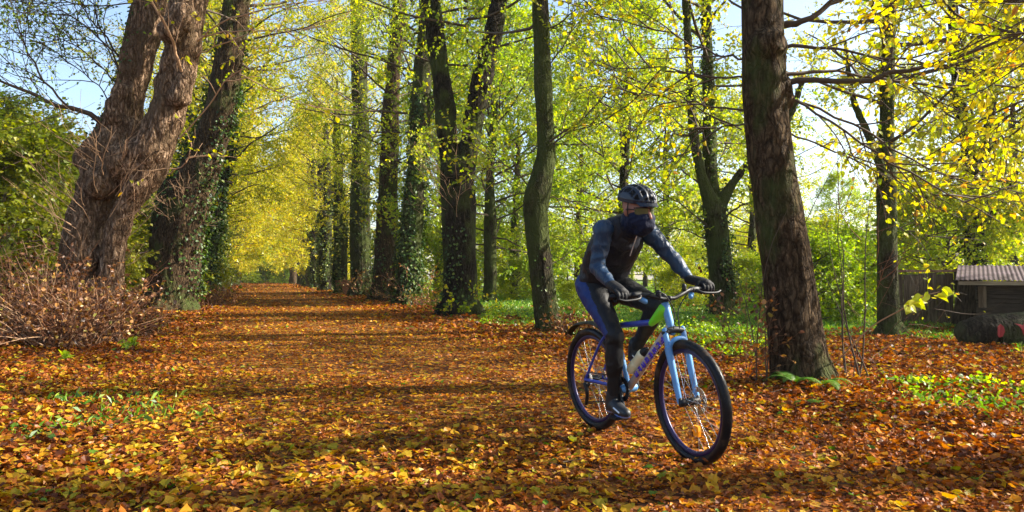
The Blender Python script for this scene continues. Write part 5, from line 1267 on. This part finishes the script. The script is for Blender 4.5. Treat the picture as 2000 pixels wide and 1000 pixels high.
# helmet: ribbed shell with long vents, visor, strap
nt_, nph = 44, 120
HC = np.array([.583, 0, 1.618]); V, mi = [], []
for i in range(nt_):
    th = (i/(nt_-1))*rad(98)
    for j in range(nph):
        ph = j*2*PI/nph; x_, y_ = math.sin(th)*math.cos(ph), math.sin(th)*math.sin(ph)
        lane = y_/.98; lp = (lane*2.6+.5) % 1; fr_ = abs(x_)
        vent = (.22 < lp < .78) and th < rad(80) and (.10 < (fr_*2.1+.2*abs(lane)) % .62 < .52)
        rr_ = 1.0-(.085 if vent else 0)+.02*math.cos(lane*22)
        if th > rad(88): rr_ -= .02
        V.append([HC[0]+x_*.142*rr_-.012*(1-math.cos(th)), HC[1]+y_*.108*rr_, HC[2]+math.cos(th)*.098*rr_+.012*x_*(-1)]); mi.append(vent)
V = np.array(V); F, fm = [], []
for i in range(nt_-1):
    for j in range(nph):
        q = [i*nph+j, (i+1)*nph+j, (i+1)*nph+(j+1) % nph, i*nph+(j+1) % nph]; F.append(q)
        c_ = V[q].mean(0); glint = (c_[0] > .66) and (.025 < c_[1] < .085) and not any(mi[k] for k in q)  # faces of the painted highlight, front of the rider's left side
        fm.append(1 if sum(mi[k] for k in q) >= 2 else (2 if glint else 0))
me = raw_mesh('helmet', headtf(V), np.array(F)); ho = mobj('helmet', me, [M['helmet'], M['hole'], M['hel_glint']], me_); me.polygons.foreach_set('material_index', np.array(fm, np.int32))
md = ho.modifiers.new('t', 'SOLIDIFY'); md.thickness = .012; md.offset = -1
vis = [[HC[0]+.128*math.cos(a), .104*math.sin(a), HC[2]-.010] for a in np.linspace(-.9, .9, 20)]+[[HC[0]+.035+.118*math.cos(a), .092*math.sin(a), HC[2]-.030] for a in np.linspace(-.9, .9, 20)]
vis = headtf(np.array(vis)); i = np.arange(19); mobj('visor', raw_mesh('visor', np.vstack([vis, vis-[0, 0, .004]]), np.vstack([np.stack([i, i+1, i+21, i+20], -1), np.stack([i+20, i+21, i+1, i], -1)+40])), M['helmet'], ho)
for s_ in (-1, 1): pipe('strap', [headtf(q) for q in ((.60, s_*.092, 1.61), (.60, s_*.088, 1.53), (.615, s_*.06, 1.47))], .004, M['black'], ho)
# shoes
for a_, t__ in ((AKR, TOR), (AKL, TOL)):
    s_ = solid('shoe', shoe_rows(a_, t__), .006, [M['shoe'], M['sole']], me_, 1)
    a_, t__ = np.array(a_), np.array(t__); heel = a_+np.array([-.035, 0, -.06])
    cen = np.empty(len(s_.data.polygons)*3, np.float32); s_.data.polygons.foreach_get('center', cen); cen = cen.reshape(-1, 3)
    ln = heel[2]+(t__[2]-heel[2])*np.clip((cen[:, 0]-heel[0])/(t__[0]-heel[0]), 0, 1)
    s_.data.polygons.foreach_set('material_index', (cen[:, 2] < ln-.016).astype(np.int32))
    pipe('shoe_stripe', [tuple(A3(heel, t__, .55)+np.array([0, -.040, .022])), tuple(A3(heel, t__, .85)+np.array([0, -.036, .004]))], .005, M['stripe'], s_)
# someone far down the path
D = 112.; x = (554-1000)/FPX*D
t = empty('person', (x, D, .0), 'tiny far-off figure in dark clothes walking at the end of the path', 'person')
solid('body', [chain_surface([[0, 0, 1.5, .085], [0, 0, 1.62, .10]], 12, 6, False), chain_surface([[0, 0, .9, .15], [0, 0, 1.15, .15], [0, 0, 1.40, .16], [0, 0, 1.5, .07]], 14, 14, True, ((1, 0, 0), 1.25)),
               chain_surface([[-.09, 0, .9, .10], [-.10, .06, .5, .075], [-.11, -.05, .08, .05]], 10, 10), chain_surface([[.09, 0, .9, .10], [.10, -.1, .5, .075], [.10, .1, .08, .05]], 10, 10),
               chain_surface([[-.22, 0, 1.4, .06], [-.27, .02, 1.12, .05], [-.25, -.1, .88, .04]], 10, 10), chain_surface([[.22, 0, 1.4, .06], [.27, -.02, 1.12, .05], [.25, -.1, .9, .04]], 10, 10)], .03, mat('dark_coat', (.02, .03, .08, 1), .8), t)

# ------------------------------------------------------------------ light autumn haze down the avenue
hm = bpy.data.materials.new('haze'); hm.use_nodes = True; hm.node_tree.nodes.clear()
ho_ = nn(hm, 'OutputMaterial'); pv = nn(hm, 'VolumePrincipled'); pv.inputs['Density'].default_value = .0004
pv.inputs['Color'].default_value = (.96, .95, .88, 1); pv.inputs['Anisotropy'].default_value = .35
lk(hm, pv.outputs[0], ho_.inputs['Volume'])
bmobj('haze', box(0, 250, 13.0, 820, 640, 31.0), hm)
tag(bpy.data.objects['haze'], 'thin sunlit autumn haze in the air', 'haze', kind='stuff')
S.cycles.volume_bounces = 0; S.cycles.volume_step_rate = 5
